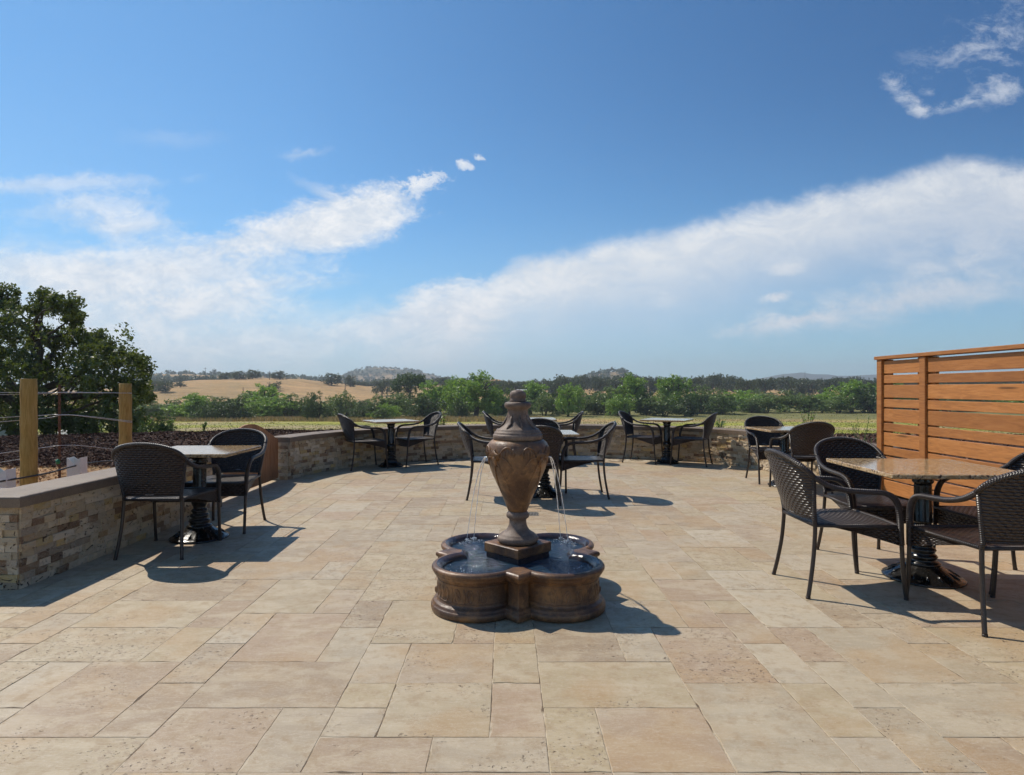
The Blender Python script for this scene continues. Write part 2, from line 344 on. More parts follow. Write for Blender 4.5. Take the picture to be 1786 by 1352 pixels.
# ------------------------------------------------------------------ world: sky and clouds
SUN=Vector((-.64,.49,1.0)).normalized()
el=math.asin(SUN.z)
def build_world():
    w=bpy.data.worlds.new('World'); scene.world=w; w.use_nodes=True; nt=w.node_tree; nt.nodes.clear(); E.nt=nt
    M=Mat.__new__(Mat); M.nt=nt; M.m=w; M.out=M.N('ShaderNodeOutputWorld')
    sky=M.N('ShaderNodeTexSky'); sky.sky_type='NISHITA'; sky.sun_disc=False; sky.sun_elevation=el
    sky.sun_rotation=math.atan2(SUN.x,SUN.y); sky.altitude=200; sky.air_density=1.0; sky.dust_density=.35; sky.ozone_density=2.6
    ST=.10
    tc=M.N('ShaderNodeTexCoord'); s=M.N('ShaderNodeSeparateXYZ'); M.L(tc.outputs['Generated'],s.inputs[0])
    X=E(s.outputs[0]);Y=E.m('MAXIMUM',E(s.outputs[1]).abs(),.04);Z=E(s.outputs[2])
    U=X/Y*1.075+.893; V=Z/Y*(-1.075)+.678
    cmb=M.N('ShaderNodeCombineXYZ'); M.L(U,cmb.inputs[0]); M.L(V,cmb.inputs[1]); P=cmb.outputs[0]
    Pst=M.mapping(P,(1,2.6,1),(0,0,R(16)))
    n1=M.noise(Pst,3.2,6,.64,.35); n2=M.noise(M.mapping(P,(1,1.9,1),(0,0,R(14))),11,9,.72,.45); n3=M.noise(M.mapping(P,(1,1.5,1),(0,0,R(-30))),40,5,.7,.3)
    sw=M.N('ShaderNodeSeparateColor'); M.L(M.noise(P,9,5,.6,out='Color'),sw.inputs[0]); wU=E(sw.outputs[0])-.5; wV=E(sw.outputs[1])-.5
    U2=U+wU*.07; V2=V+wV*.045+(n3-.5)*.022
    tex=(n1*.4+n2*.45+n3*.15)
    cb2=M.N('ShaderNodeCombineXYZ'); M.L(U2,cb2.inputs[0]); M.L(V2,cb2.inputs[1]); P2=cb2.outputs[0]
    inv=None; invA=None; cache={}
    def mul(d):
        nonlocal inv
        inv=d if inv is None else inv*d
    def add(d): mul(1-d)
    def blob(cu,cv,a,b,ang,st,k=1.2,gain=1.5,tx=None):
        mp=M.N('ShaderNodeMapping'); mp.vector_type='TEXTURE'; M.L(P2,mp.inputs[0]); mp.inputs['Location'].default_value=(cu,cv,0); mp.inputs['Rotation'].default_value=(0,0,-R(ang)); mp.inputs['Scale'].default_value=(a,b,1)
        ln=M.N('ShaderNodeVectorMath'); ln.operation='LENGTH'; M.L(mp.outputs[0],ln.inputs[0]); r=E(ln.outputs['Value'])
        key=(k,gain,id(tx))
        if key not in cache: cache[key]=E.m('MULTIPLY_ADD',(tx or tex),3*k,gain-1.5*k)
        t1=E.m('MULTIPLY_ADD',r,-gain,cache[key],clamp=True); t2=E.m('MULTIPLY_ADD',r,.55,-1.0); t2=E.m('MINIMUM',t2,0.0)
        mul(E.m('MULTIPLY_ADD',t1*t2,st,1.0))
    # great band on the right
    edge=E(M.ramp((U2*.5).clamp(),[(0,.60),(.30,.575),(.36,.515),(.42,.49),(.45,.445),(.60,.385),(.72,.325),(.81,.285),(.84,.268),(.90,.285),(1.0,.30)]))
    d=V2-edge
    core=d.sstep(-.008,.034)*d.sstep(.17,.045)
    add((core*(tex.sstep(.30,.62)*.5+.5+(n2-.5)*.3)).clamp()*U.sstep(.60,.80))
    veil=d.sstep(.0,.06)*d.sstep(.32,.10)
    add(veil*(n1*.5+.22)*U.sstep(.55,.95))
    invA=inv; inv=None
    # lower streaks at right
    blob(1.60,.520,.38,.045,9,.85,1.6,1.2); blob(1.70,.45,.22,.07,12,.7,1.5,1.0); blob(1.40,.557,.18,.018,9,.9,1.4,1.4); blob(1.37,.468,.042,.017,10,.8,1.4); blob(1.35,.518,.035,.013,5,1.0,1.2); blob(1.17,.515,.07,.02,22,.35)
    blob(1.74,.38,.20,.08,15,.45,1.3)
    # left bank
    blob(.55,.392,.19,.062,13,1.0,1.5,2.0); blob(.64,.375,.09,.050,18,1.0,1.7,2.0); blob(.44,.415,.14,.040,12,.8,1.5,1.5); blob(.57,.40,.15,.04,12,.9,1.2,1.8,n3); blob(.605,.385,.12,.058,10,1.0,1.8,2.2)
    blob(.30,.475,.30,.068,3,1.0,1.4,1.9); blob(.06,.475,.28,.07,-6,.9,.9,1.7); blob(.34,.53,.26,.055,8,.9,1.6,1.4); blob(.12,.54,.36,.08,0,.75,.8,1.6)
    blob(.50,.495,.16,.022,4,.4,1.4)
    blob(.45,.600,.58,.085,2,.75,.6,1.4); blob(.12,.62,.5,.12,0,.6,.4,1.3); blob(.76,.51,.10,.026,10,.85,1.5)
    blob(.78,.542,.26,.048,12,.9,1.1,1.8)
    blob(.10,.325,.24,.022,3,.55,1.7); blob(.16,.36,.15,.030,4,.6,1.8); blob(.21,.395,.12,.036,-4,.80,1.6); blob(.30,.24,.12,.02,2,.12); blob(.53,.27,.06,.012,8,.3,1.3)
    blob(.565,.335,.07,.018,-30,.4,1.2)
    # puffs
    blob(.815,.287,.009,.011,60,.95,1.2,2.2); blob(.832,.272,.006,.010,70,.85,1.2,2.2); blob(.735,.322,.06,.018,15,1.0,2.4,1.6,n3); blob(.815,.49,.03,.006,0,.5)
    # top right wisps
    wt_=n3*.35+n2*.65
    blob(1.575,.160,.060,.022,-35,.60,2.0,.9,wt_); blob(1.61,.190,.03,.014,-10,.55,1.7,.9,wt_); blob(1.67,.180,.09,.016,10,.62,1.8,.9,wt_); blob(1.75,.155,.065,.030,14,.60,2.0,.9,wt_); blob(1.70,.085,.10,.04,14,.42,2.4,.5,wt_); blob(1.77,.05,.07,.07,40,.45,1.9,.6,wt_); blob(1.62,.153,.02,.012,0,.4,1.8,.8,wt_)
    dens=((1-inv)*Z.sstep(-.01,.02)).clamp(); densA=((1-invA)*Z.sstep(-.01,.02)).clamp()
    # the air near the horizon pales
    hz=V.sstep(.34,.68)
    base=M.mix(1.0,sky.outputs[0],(.60,1.02,1.22),'MULTIPLY')
    base=M.mix(1.0,base,M.ramp(E.m('MULTIPLY',(U-.5)*.7,V.sstep(.62,.1),clamp=True),[(0,1.0),(1,(.42,.55,.68))]),'MULTIPLY')
    base=M.mix((hz*.40+U.sstep(.75,-.1)*V.sstep(.0,.4)*.16).clamp(),base,tuple(q/ST for q in (.40,.56,.72)))
    shade=M.ramp((d*2.2+.15).clamp(),[(0,(.93,.95,.97)),(.35,(.80,.84,.89)),(.8,(.44,.54,.70)),(1,(.46,.57,.72))])
    cl=M.mix((n2.sstep(.60,.40)*.25).clamp(),shade,(.55,.64,.76)); cl=M.mix(U.sstep(1.1,1.8)*.25,cl,(.50,.56,.66))
    cb=M.mix((n2.sstep(.62,.40)*.45+n3.sstep(.6,.4)*.22).clamp(),(1.0,1.01,1.03),(.60,.71,.85)); cb=M.mix(U.sstep(.9,1.7)*.6,cb,(.60,.66,.76))
    def sc(c,k):
        vm=M.N('ShaderNodeVectorMath'); vm.operation='SCALE'; M.L(c,vm.inputs[0]); vm.inputs['Scale'].default_value=k/ST; return vm.outputs[0]
    col=M.mix(densA,base,sc(cl,.92)); col=M.mix(dens,col,sc(cb,.90))
    bg=M.N('ShaderNodeBackground'); M.L(col,bg.inputs[0]); bg.inputs[1].default_value=ST; M.L(bg.outputs[0],M.out.inputs[0])
build_world(); scene.world.cycles.sampling_method='MANUAL'; scene.world.cycles.sample_map_resolution=256
sl=bpy.data.lights.new('sun','SUN'); sl.energy=4.4; sl.angle=R(.53); sl.color=(1,.925,.81)
so=bpy.data.objects.new('sun',sl); COL.objects.link(so); so.rotation_euler=SUN.to_track_quat('Z','Y').to_euler(); so.location=SUN*30

# ------------------------------------------------------------------ camera
cam=bpy.data.cameras.new('camera'); co=bpy.data.objects.new('camera',cam); COL.objects.link(co); scene.camera=co
cam.sensor_width=36; cam.lens=36*F_PX/1786; cam.shift_y=(676-HY)/1786*-1; cam.clip_end=20000; cam.clip_start=.05
co.location=(0,0,CAM_H); co.rotation_euler=(R(90),0,0)

# ------------------------------------------------------------------ patio outline
WALL_B=[(-3.12,8.58),(-3.05,8.95),(-2.82,9.6),(-2.4,10.25),(-1.75,10.83),(-.95,11.28),(0,11.55),(.8,11.6),(1.65,11.42),(2.6,11.07),(3.3,10.62),(3.78,10.0),(3.98,9.3),(4.12,8.4),(4.2,7.12)]
WALL_B=[(p.x,p.y) for p in smooth_path([(x,y,0) for x,y in WALL_B],6)]
PATIO=[(-7,-4),(-7,4.05),(-3.27,4.05),(-3.27,8.6)]+[(x+(-.12 if x<0 else .12)*min(1,abs(x)),y+.12) for x,y in WALL_B]+[(4.23,7.0),(4.23,-4)]
def inside_np(x,y,poly):
    x=np.asarray(x,float);y=np.asarray(y,float);r=np.zeros(x.shape,bool);n=len(poly)
    for i in range(n):
        x1,y1=poly[i];x2,y2=poly[(i+1)%n]
        if y1==y2: continue
        c=((y1>y)!=(y2>y))&(x<(x2-x1)*(y-y1)/(y2-y1)+x1); r^=c
    return r

# ------------------------------------------------------------------ terrain
def gz(x,y):
    x=np.asarray(x,float);y=np.asarray(y,float)
    z=np.interp(y,[-60,9,16,25,40,80,125,230,350,450,900,2600,3600],[.06,.06,-.02,-.9,-1.9,-3.6,-5,-5,-1.2,1.0,4.0,6.0,6.0])
    # left keeps low until the hill, so only the right rises
    t=np.clip((-x/np.maximum(y,1)-.12)/.12,0,1); low=np.interp(y,[230,350,450,900,3600],[0,-3.8,-6,-8,-8]); z=z+np.where(y>230,low*t,0)
    crest=np.exp(-((y-13.6)/1.9)**2)
    amp=np.interp(x,[-40,-12,-6,-3.5,-1,3,6,12,40],[.10,.14,.32,.30,.06,.06,.20,.22,.2]); z=z+crest*amp
    z=z+np.where((y>8.5),(fbm(x*1.3,y*1.3,3)-.47)*.10*np.clip((y-8.5)/2,0,1),0)
    z=z+(fbm(x*.05,y*.05,9)-.47)*np.interp(y,[20,60,150,400,1000,3000],[0,.3,.8,3,8,14])
    z=z+13.0*np.exp(-(np.abs(x+172)/88)**2.1)*np.exp(-(np.abs(y-430)/125)**2.2)
    z=z+23*np.exp(-(np.abs(x+420)/230)**3)*np.exp(-((y-950)/230)**2)
    z=z+6*np.exp(-((x+520)/60)**2)*np.exp(-((y-950)/150)**2)
    z=z+54*np.exp(-((x+395)/95)**2)*np.exp(-((y-1700)/240)**2)+38*np.exp(-((x+262)/95)**2)*np.exp(-((y-1700)/240)**2)
    z=z+6.5*np.exp(-((x+16)/26)**2)*np.exp(-((y-480)/50)**2)
    z=z+(24*np.exp(-((x-165)/62)**2)+7*np.exp(-((x-190)/22)**2))*np.exp(-((y-1100)/120)**2)
    z=z+(50+10*np.sin(x/170)+8*np.sin(x/63+1))*np.exp(-((y-2700)/230)**2)*np.clip((x-350)/900,0,1)
    return z
def gz1(x,y): return float(gz(np.array([x]),np.array([y]))[0])
def axis(lo,hi,c0,c1,st,g):
    a=list(np.arange(c0,c1+1e-6,st)); s=st
    v=c1
    while v<hi: s*=g; v+=s; a.append(v)
    s=st; v=c0; b=[]
    while v>lo: s*=g; v-=s; b.append(v)
    return np.array(b[::-1]+a)
def build_terrain():
    xs=axis(-3200,3200,-9,9,.2,1.045); ys=axis(-300,3600,0,17,.2,1.024)
    X,Y=np.meshgrid(xs,ys); Z=gz(X,Y)
    ins=inside_np(X,Y,PATIO); Z=np.where(ins,-.10,Z)
    nx,ny=len(xs),len(ys)
    m=bpy.data.meshes.new('ground'); m.vertices.add(nx*ny); m.vertices.foreach_set('co',np.stack([X,Y,Z],-1).ravel())
    i=np.arange(nx-1);j=np.arange(ny-1); I,J=np.meshgrid(i,j); a=(J*nx+I).ravel(); q=np.stack([a,a+1,a+nx+1,a+nx],-1)
    m.loops.add(q.size); m.loops.foreach_set('vertex_index',q.ravel()); m.polygons.add(len(q)); m.polygons.foreach_set('loop_start',np.arange(0,q.size,4)); m.polygons.foreach_set('use_smooth',np.ones(len(q),bool))
    m.update(calc_edges=True)
    # colours of the ground cover
    n=fbm(X*.09,Y*.09,21); n2=fbm(X*.7,Y*.7,5); n3=fbm(X*.02,Y*.035,33)
    col=np.zeros((ny,nx,3)); 
    def S(a,b,v): t=np.clip((v-a)/(b-a),0,1); return (t*t*(3-2*t))[...,None]
    tan=np.array([.42,.25,.13]);mul=np.array([.070,.040,.030]);gr=np.array([.31,.31,.06]);gold=np.array([.42,.27,.125]);dry=np.array([.40,.32,.17]);olive=np.array([.20,.19,.075])
    side=np.where(X<0,1.0,0.0)
    g=gr*(1-S(.50,.62,n))+dry*S(.50,.62,n)
    # centre field is drier
    cd=S(.0,.10,.16-np.abs(X/np.maximum(Y,1)-.06)); g=g*(1-.75*cd)+np.array([.36,.27,.13])*.75*cd
    col=g
    col=col*(1-S(.5,.6,n3)*.5)+gold*S(.5,.6,n3)*.5*(Y>95)[...,None]+col*S(.5,.6,n3)*.5*(Y<=95)[...,None]
    # pale track across the field
    tr=np.exp(-((Y-(92+X*.10+4*np.sin(X/25)))/2.2)**2)[...,None]; col=col*(1-tr*.6)+np.array([.45,.37,.25])*tr*.6
    gb=S(100,108,Y)*S(0,6,(128+n*10)-Y)*np.clip(side+.35,0,1)[...,None]; col=col*(1-gb*.85)+gold*gb*.85
    und=S(122,132,Y)*S(0,20,215-Y); col=col*(1-und)+olive*und
    far=S(205,225,Y); hillc=gold*(1.0)+(n3[...,None]-.47)*np.array([.25,.12,.05]); col=col*(1-far)+hillc*far
    # woods floor on the far hills
    wd=S(.36,.46,fbm(X*.012,Y*.02,77))*S(520,570,Y); col=col*(1-wd*.85)+np.array([.075,.085,.05])*wd*.85
    wd2=S(1450,1600,Y)*S(.40,.5,fbm(X*.03,Y*.03,8)); col=col*(1-wd2*.7)+np.array([.08,.09,.055])*wd2*.7
    rd=S(2250,2350,Y); col=col*(1-rd)+np.array([.07,.085,.07])*rd
    wd3=np.exp(-((X-165)/70)**4)[...,None]*S(900,1000,Y)*S(.38,.5,fbm(X*.05,Y*.05,18)); col=col*(1-wd3*.8)+np.array([.06,.07,.045])*wd3*.8
    md=S(9.3,9.7,Y+(n2-.5)*.6)*S(0,.5,16.0+(n2-.5)*1.2-Y); rr=((X>4.2)&(Y<16.0))|((X>-3.0)&(Y<15.5)&(Y>8)); md=np.maximum(md,rr[...,None]*1.0)
    col=col*(1-md)+mul*md
    tz=((X<-3.0)&(Y<11))[...,None]*(1-S(9.3,9.7,Y+(n2-.5)*.6)); col=col*(1-tz)+(tan*(1+.5*(n2[...,None]-.5)))*tz
    C=np.concatenate([np.clip(col,0,1),np.ones((ny,nx,1))],-1)
    at=m.color_attributes.new('Col','FLOAT_COLOR','POINT'); at.data.foreach_set('color',C.ravel())
    m.materials.append(m_terrain); o=bpy.data.objects.new('ground',m); COL.objects.link(o); tag(o,kind='structure'); return o
build_terrain()

# ------------------------------------------------------------------ patio tiles
def build_patio():
    rng=random.Random(19); u=.2065; x0=-.064-u*33; y0=2.04-u*28
    nx,ny=56,70; used=[[False]*ny for _ in range(nx)]
    b=MB(); sizes=[(3,2),(2,3),(2,2),(1,2),(2,1),(1,1)]
    def ok(i,j,w,h): return i+w<=nx and j+h<=ny and all(not used[a][c] for a in range(i,i+w) for c in range(j,j+h))
    # tiles read off the foreground of the photo (col,row,w,h)
    fixed=[(31,29,2,2),(30,31,1,2),(35,28,2,2),(27,30,3,2)]
    todo=[]; seam=[[0]*(ny+5) for _ in range(nx+5)]; tops=[-1]*(nx+1)
    for f in fixed:
        if ok(*f):
            for a in range(f[0],f[0]+f[2]):
                for c in range(f[1],f[1]+f[3]): used[a][c]=True
            todo.append(f)
    for j in range(ny):
        for i in range(nx):
            if used[i][j]: continue
            ch=[s for s in sizes if ok(i,j,*s)]; wt=[{(3,2):9,(2,3):7,(2,2):4.5,(1,2):1.0,(2,1):1.0,(1,1):.25}[s] for s in ch]
            for q,(w,h) in enumerate(ch):
                if i+w<=nx and seam[i+w][j]>=5: wt[q]*=.05
                elif i+w<=nx and seam[i+w][j]>=3: wt[q]*=.4
                if i>0 and tops[i-1]==j+h: wt[q]*=.65
                if i+w<nx and tops[i+w]==j+h: wt[q]*=.6
            w,h=rng.choices(ch,wt)[0]
            for a in range(i,i+w): tops[a]=j+h
            for e_ in (i,i+w):
                base_=seam[e_][j]
                for c in range(j,j+h+1): seam[e_][c]=max(seam[e_][c],base_+c-j) if c<=ny else 0
            for a in range(i,i+w):
                for c in range(j,j+h): used[a][c]=True
            todo.append((i,j,w,h))
    cs=math.cos(R(.45)); sn=math.sin(R(.45)); n=0
    for i,j,w,h in todo:
        ax=x0+i*u;ay=y0+j*u;bx=ax+w*u;by=ay+h*u; cx,cy=(ax+bx)/2,(ay+by)/2
        if not inside_np([cx],[cy],PATIO)[0] or ay<-1: 
            if not any(inside_np([px],[py],PATIO)[0] and py>-1 for px,py in ((ax,ay),(bx,ay),(ax,by),(bx,by))): continue
        g=.0006; e=.0018
        r=lambda:rng.uniform(-.0008,.0008)
        zt=rng.uniform(-.0008,.0008); tx,ty=rng.uniform(-.002,.002),rng.uniform(-.002,.002)
        c=[(ax+g+r(),ay+g+r()),(bx-g+r(),ay+g+r()),(bx-g+r(),by-g+r()),(ax+g+r(),by-g+r())]
        # edges carry small chips
        ring=[]
        for k in range(4):
            p,q=c[k],c[(k+1)%4]; L=math.hypot(q[0]-p[0],q[1]-p[1]); m=max(3,int(L/.045))
            for t in range(m):
                f=t/m; nx_,ny_=-(q[1]-p[1])/L,(q[0]-p[0])/L; d=(abs(rng.gauss(0,.0013)) if t else .002)+(.006 if rng.random()<.04 else 0)
                ring.append((p[0]+(q[0]-p[0])*f+nx_*d,p[1]+(q[1]-p[1])*f+ny_*d))
        def z(x,y): return zt+tx*(x-cx)+ty*(y-cy)
        def rot(x,y): return (x*cs-y*sn*0-(y)*sn,x*sn*0+y*cs) 
        N=len(ring); vs=[];inner=[]
        for (x,y) in ring:
            X_,Y_=rot(x,y); vs.append((X_,Y_,z(x,y)-.012))
        for (x,y) in ring:
            X_,Y_=rot(x,y); vs.append((X_,Y_,z(x,y)-.0010))
        for (x,y) in ring:
            dx,dy=cx-x,cy-y; q=x+max(-e,min(e,dx)),y+max(-e,min(e,dy)); X_,Y_=rot(*q); vs.append((X_,Y_,z(*q)))
        fs=[]
        for lv in (0,1):
            for k in range(N): fs.append((lv*N+k,lv*N+(k+1)%N,(lv+1)*N+(k+1)%N,(lv+1)*N+k))
        fs.append(tuple(range(2*N,3*N)))
        tone=rng.random(); pit=rng.random()**2
        b.add(vs,fs,col=(tone,pit,rng.random(),1)); n+=1
    # sand bed showing in the joints
    o=b.build('patio',[m_tile]); tag(o,kind='structure')
    g=MB(); P=PATIO
    g.add([(x,y,-.0022) for x,y in P],[tuple(range(len(P)))[::-1]]); o2=g.build('path',m_grout); o2.name='patio_bed'; tag(o2,kind='structure')
build_patio()

# ------------------------------------------------------------------ walls
BR=[(.58,.445,.28),(.50,.36,.21),(.42,.28,.15),(.31,.195,.11),(.62,.50,.35),(.56,.39,.17),(.40,.31,.215),(.21,.125,.07),(.56,.44,.29)]
def offset_line(P,d):
    out=[]
    for i,p in enumerate(P):
        a=P[i-1] if i else None; c=P[i+1] if i<len(P)-1 else None
        ns=[]
        for s,e in ((a,p),(p,c)):
            if s is None or e is None: continue
            L=math.hypot(e[0]-s[0],e[1]-s[1]); ns.append((-(e[1]-s[1])/L,(e[0]-s[0])/L))
        if len(ns)==2:
            mx,my=ns[0][0]+ns[1][0],ns[0][1]+ns[1][1]; L=math.hypot(mx,my); mx/=L;my/=L; k=1/max(.3,mx*ns[0][0]+my*ns[0][1])
        else: mx,my=ns[0];k=1
        out.append((p[0]+mx*d*k,p[1]+my*d*k))
    return out
def resample(P,s0,s1,cum):
    def at(s):
        for i in range(len(P)-1):
            if s<=cum[i+1] or i==len(P)-2:
                t=(s-cum[i])/(cum[i+1]-cum[i]); return (P[i][0]+(P[i+1][0]-P[i][0])*t,P[i][1]+(P[i+1][1]-P[i][1])*t)
    return at(s0),at(s1)
def bricks(b,P,H,rng,zoff=.0,rough=1.0):
    """rows of split stone on the right-hand side of the line P"""
    cum=[0]
    for i in range(len(P)-1): cum.append(cum[-1]+math.hypot(P[i+1][0]-P[i][0],P[i+1][1]-P[i][1]))
    L=cum[-1]; rows=int(round(H/.0487)); h=H/rows
    for r in range(rows):
        s=-rng.uniform(0,.1)
        while s<L-1e-6:
            w=rng.choice([.1,.1,.1,.1,.075,.15,.2]); a=max(0,s);e=min(L,s+w)
            if L-e<.03: e=L
            s=s+w if e<L else L
            if e-a<.012: continue
            (ax,ay),(bx,by)=resample(P,a,e,cum); d=math.hypot(bx-ax,by-ay); nx,ny=(by-ay)/d,-(bx-ax)/d
            pr=[rng.uniform(.001,.010)*rough for _ in range(4)]; base=rng.choice([0,0,.003,.007,.012])*rough; g=.0006; tx,ty=(bx-ax)/d,(by-ay)/d
            z0=r*h+g+zoff;z1=(r+1)*h-g+zoff; ax+=tx*g;ay+=ty*g;bx-=tx*g;by-=ty*g
            bk=.01
            fr=[(ax,ay,z0),(bx,by,z0),(bx,by,z1),(ax,ay,z1)]
            vs=[(x-nx*bk,y-ny*bk,z) for x,y,z in fr]+[(x+nx*(base+p),y+ny*(base+p),z) for (x,y,z),p in zip(fr,pr)]
            m=((ax+bx)/2,(ay+by)/2,(z0+z1)/2); pm=base+rng.uniform(.003,.012)*rough; vs.append((m[0]+nx*pm,m[1]+ny*pm,m[2]))
            fs=[(4,5,8),(5,6,8),(6,7,8),(7,4,8),(0,1,5,4),(1,2,6,5),(2,3,7,6),(3,0,4,7)]
            c=rng.choice(BR) if rng.random()<.55 else rng.choice([BR[0],BR[1],BR[4],BR[8]]); k=rng.uniform(.82,1.2); b.add(vs,fs,col=(c[0]*k,c[1]*k,c[2]*k,1))
def sweep(b,P,sec,caps=True):
    """sec: list of (offset to the left, z)"""
    lines=[offset_line(P,o) for o,_ in sec]; n=len(P);k=len(sec); vs=[]
    for i in range(n):
        for j in range(k): vs.append((lines[j][i][0],lines[j][i][1],sec[j][1]))
    fs=[]
    for i in range(n-1):
        for j in range(k):
            fs.append((i*k+j,i*k+(j+1)%k,(i+1)*k+(j+1)%k,(i+1)*k+j))
    if caps: fs.append(tuple(range(k))[::-1]); fs.append(tuple(range((n-1)*k,n*k)))
    b.add(vs,fs)
WH=.59; WT=.30
def capsec(t,z1,z0): 
    return [(-.03,z0),(-.03,z1-.012),(-.026,z1-.004),(-.018,z1),(t+.018,z1),(t+.026,z1-.004),(t+.03,z1-.012),(t+.03,z0)]
def make_wall(P,label,seed,rough=1.0,ends=(True,True)):
    rng=random.Random(seed); root=empty('stone_wall',(P[0][0],P[0][1],0)); root.location=(0,0,0); tag(root,label,'wall')
    core=MB(); sweep(core,P,[(.012,-.09),(.012,WH-.071),(WT-.012,WH-.071),(WT-.012,-.09)]); core.build('wall_core',m_cap,root)
    b=MB()
    # split the line at sharp corners
    runs=[[P[0]]]
    for i in range(1,len(P)):
        runs[-1].append(P[i])
        if 0<i<len(P)-1:
            a=Vector((P[i][0]-P[i-1][0],P[i][1]-P[i-1][1])).normalized();c=Vector((P[i+1][0]-P[i][0],P[i+1][1]-P[i][1])).normalized()
            if a.dot(c)<.7: runs.append([P[i]])
    for r in runs: bricks(b,r,WH-.07,rng,0,rough)
    Q=offset_line(P,WT); 
    if ends[0]: bricks(b,[Q[0],P[0]],WH-.07,rng)
    if ends[1]: bricks(b,[P[-1],Q[-1]],WH-.07,rng)
    runs=[[Q[-1]]]
    for i in range(len(Q)-2,-1,-1):
        runs[-1].append(Q[i])
        if 0<i<len(Q)-1 and len(P)<6: runs.append([Q[i]])
    for r in runs: bricks(b,r,WH-.07,rng)
    b.build('stone_facing',m_brick,root)
    c=MB(); sweep(c,P,capsec(WT,WH,WH-.069)); c.build('wall_cap',m_cap,root)
    return root
make_wall([(-6.6,3.90),(-3.12,3.90),(-3.12,6.62)],'short low stone wall with a grey cap, turning the corner at the near left',3)
make_wall(WALL_B,'long curved low stone wall with a grey cap round the far side',5,1.5)

# ------------------------------------------------------------------ gate
def make_gate():
    root=empty('wooden_gate',(-3.25,7.6,0)); tag(root,'arched red-brown board gate in the gap between the two low stone walls','gate')
    y0,y1=-.93,.935; n=13; w=(y1-y0)/n; rng=random.Random(2)
    top=lambda y: .575+.255*max(0,math.cos(y/.94*math.pi/2))**1.25
    for k in range(n):
        a=y0+k*w+.002;c=a+w-.004; b=MB(); m=5; dx=rng.uniform(-.002,.002)
        ys=[a+(c-a)*i/m for i in range(m+1)]
        pr=[(y,.035) for y in ys]+[(y,top(y)) for y in ys[::-1]]
        vs=[(dx+.012,y,z) for y,z in pr]+[(dx-.012,y,z) for y,z in pr]; N=len(pr)
        fs=[tuple(range(N)),tuple(range(N,2*N))[::-1]]+[(i,N+i,N+(i+1)%N,(i+1)%N) for i in range(N)]
        b.add(vs,fs,col=(rng.random(),rng.random(),rng.random(),1)); b.build('board',m_gate,root)
    for z in (.12,.47):
        b=MB(); b.box(-.052,-.0145,y0+.02,y1-.02,z,z+.085,.003,col=(.4,.2,.3,1)); b.build('rail',m_gate,root)
    
    for z in (.49,.14): b=MB(); b.box(.0145,.02,-.9,-.62,z,z+.025,.001); b.build('hinge',m_iron,root)
make_gate()

# ------------------------------------------------------------------ slatted screen
def make_fence():
    root=empty('slatted_fence',(4.235,7.04,0)); tag(root,'tall orange-brown stained cedar screen of horizontal boards with a flat top rail','fence')
    rng=random.Random(4); H=1.63
    rc=lambda:(rng.random(),rng.random(),rng.random(),1)
    posts=[0,-.74,-2.55,-4.35]
    for y in posts:
        b=MB(); b.box(-.045,.045,y-.045,y+.045,0,H-.031,.004,col=rc()); b.build('post',m_cedar,root)
    b=MB(); b.box(-.062,.062,-4.42,.07,H-.03,H+.008,.004,col=rc()); b.build('top_rail',m_cedar,root)
    z=H-.05; k=0; rows=[]
    while z>.10:
        h=.142 if k%2==0 else .09; rows.append((z-h,z)); z-=h+.018; k+=1
    for i in range(3):
        a,c=posts[i+1]+.047,posts[i]-.047
        for z0,z1 in rows:
            b=MB(); dx=rng.uniform(-.0015,.0015); b.box(-.022+dx,-.002+dx,a,c,z0+rng.uniform(-.002,.002),z1+rng.uniform(-.002,.002),.003,col=rc()); b.build('slat',m_cedar,root)
        for yy in (a+.002,c-.092):
            b=MB(); b.box(.001,.038,yy,yy+.09,.02,H-.035,.003,col=rc()); b.build('batten',m_cedar,root)
make_fence()

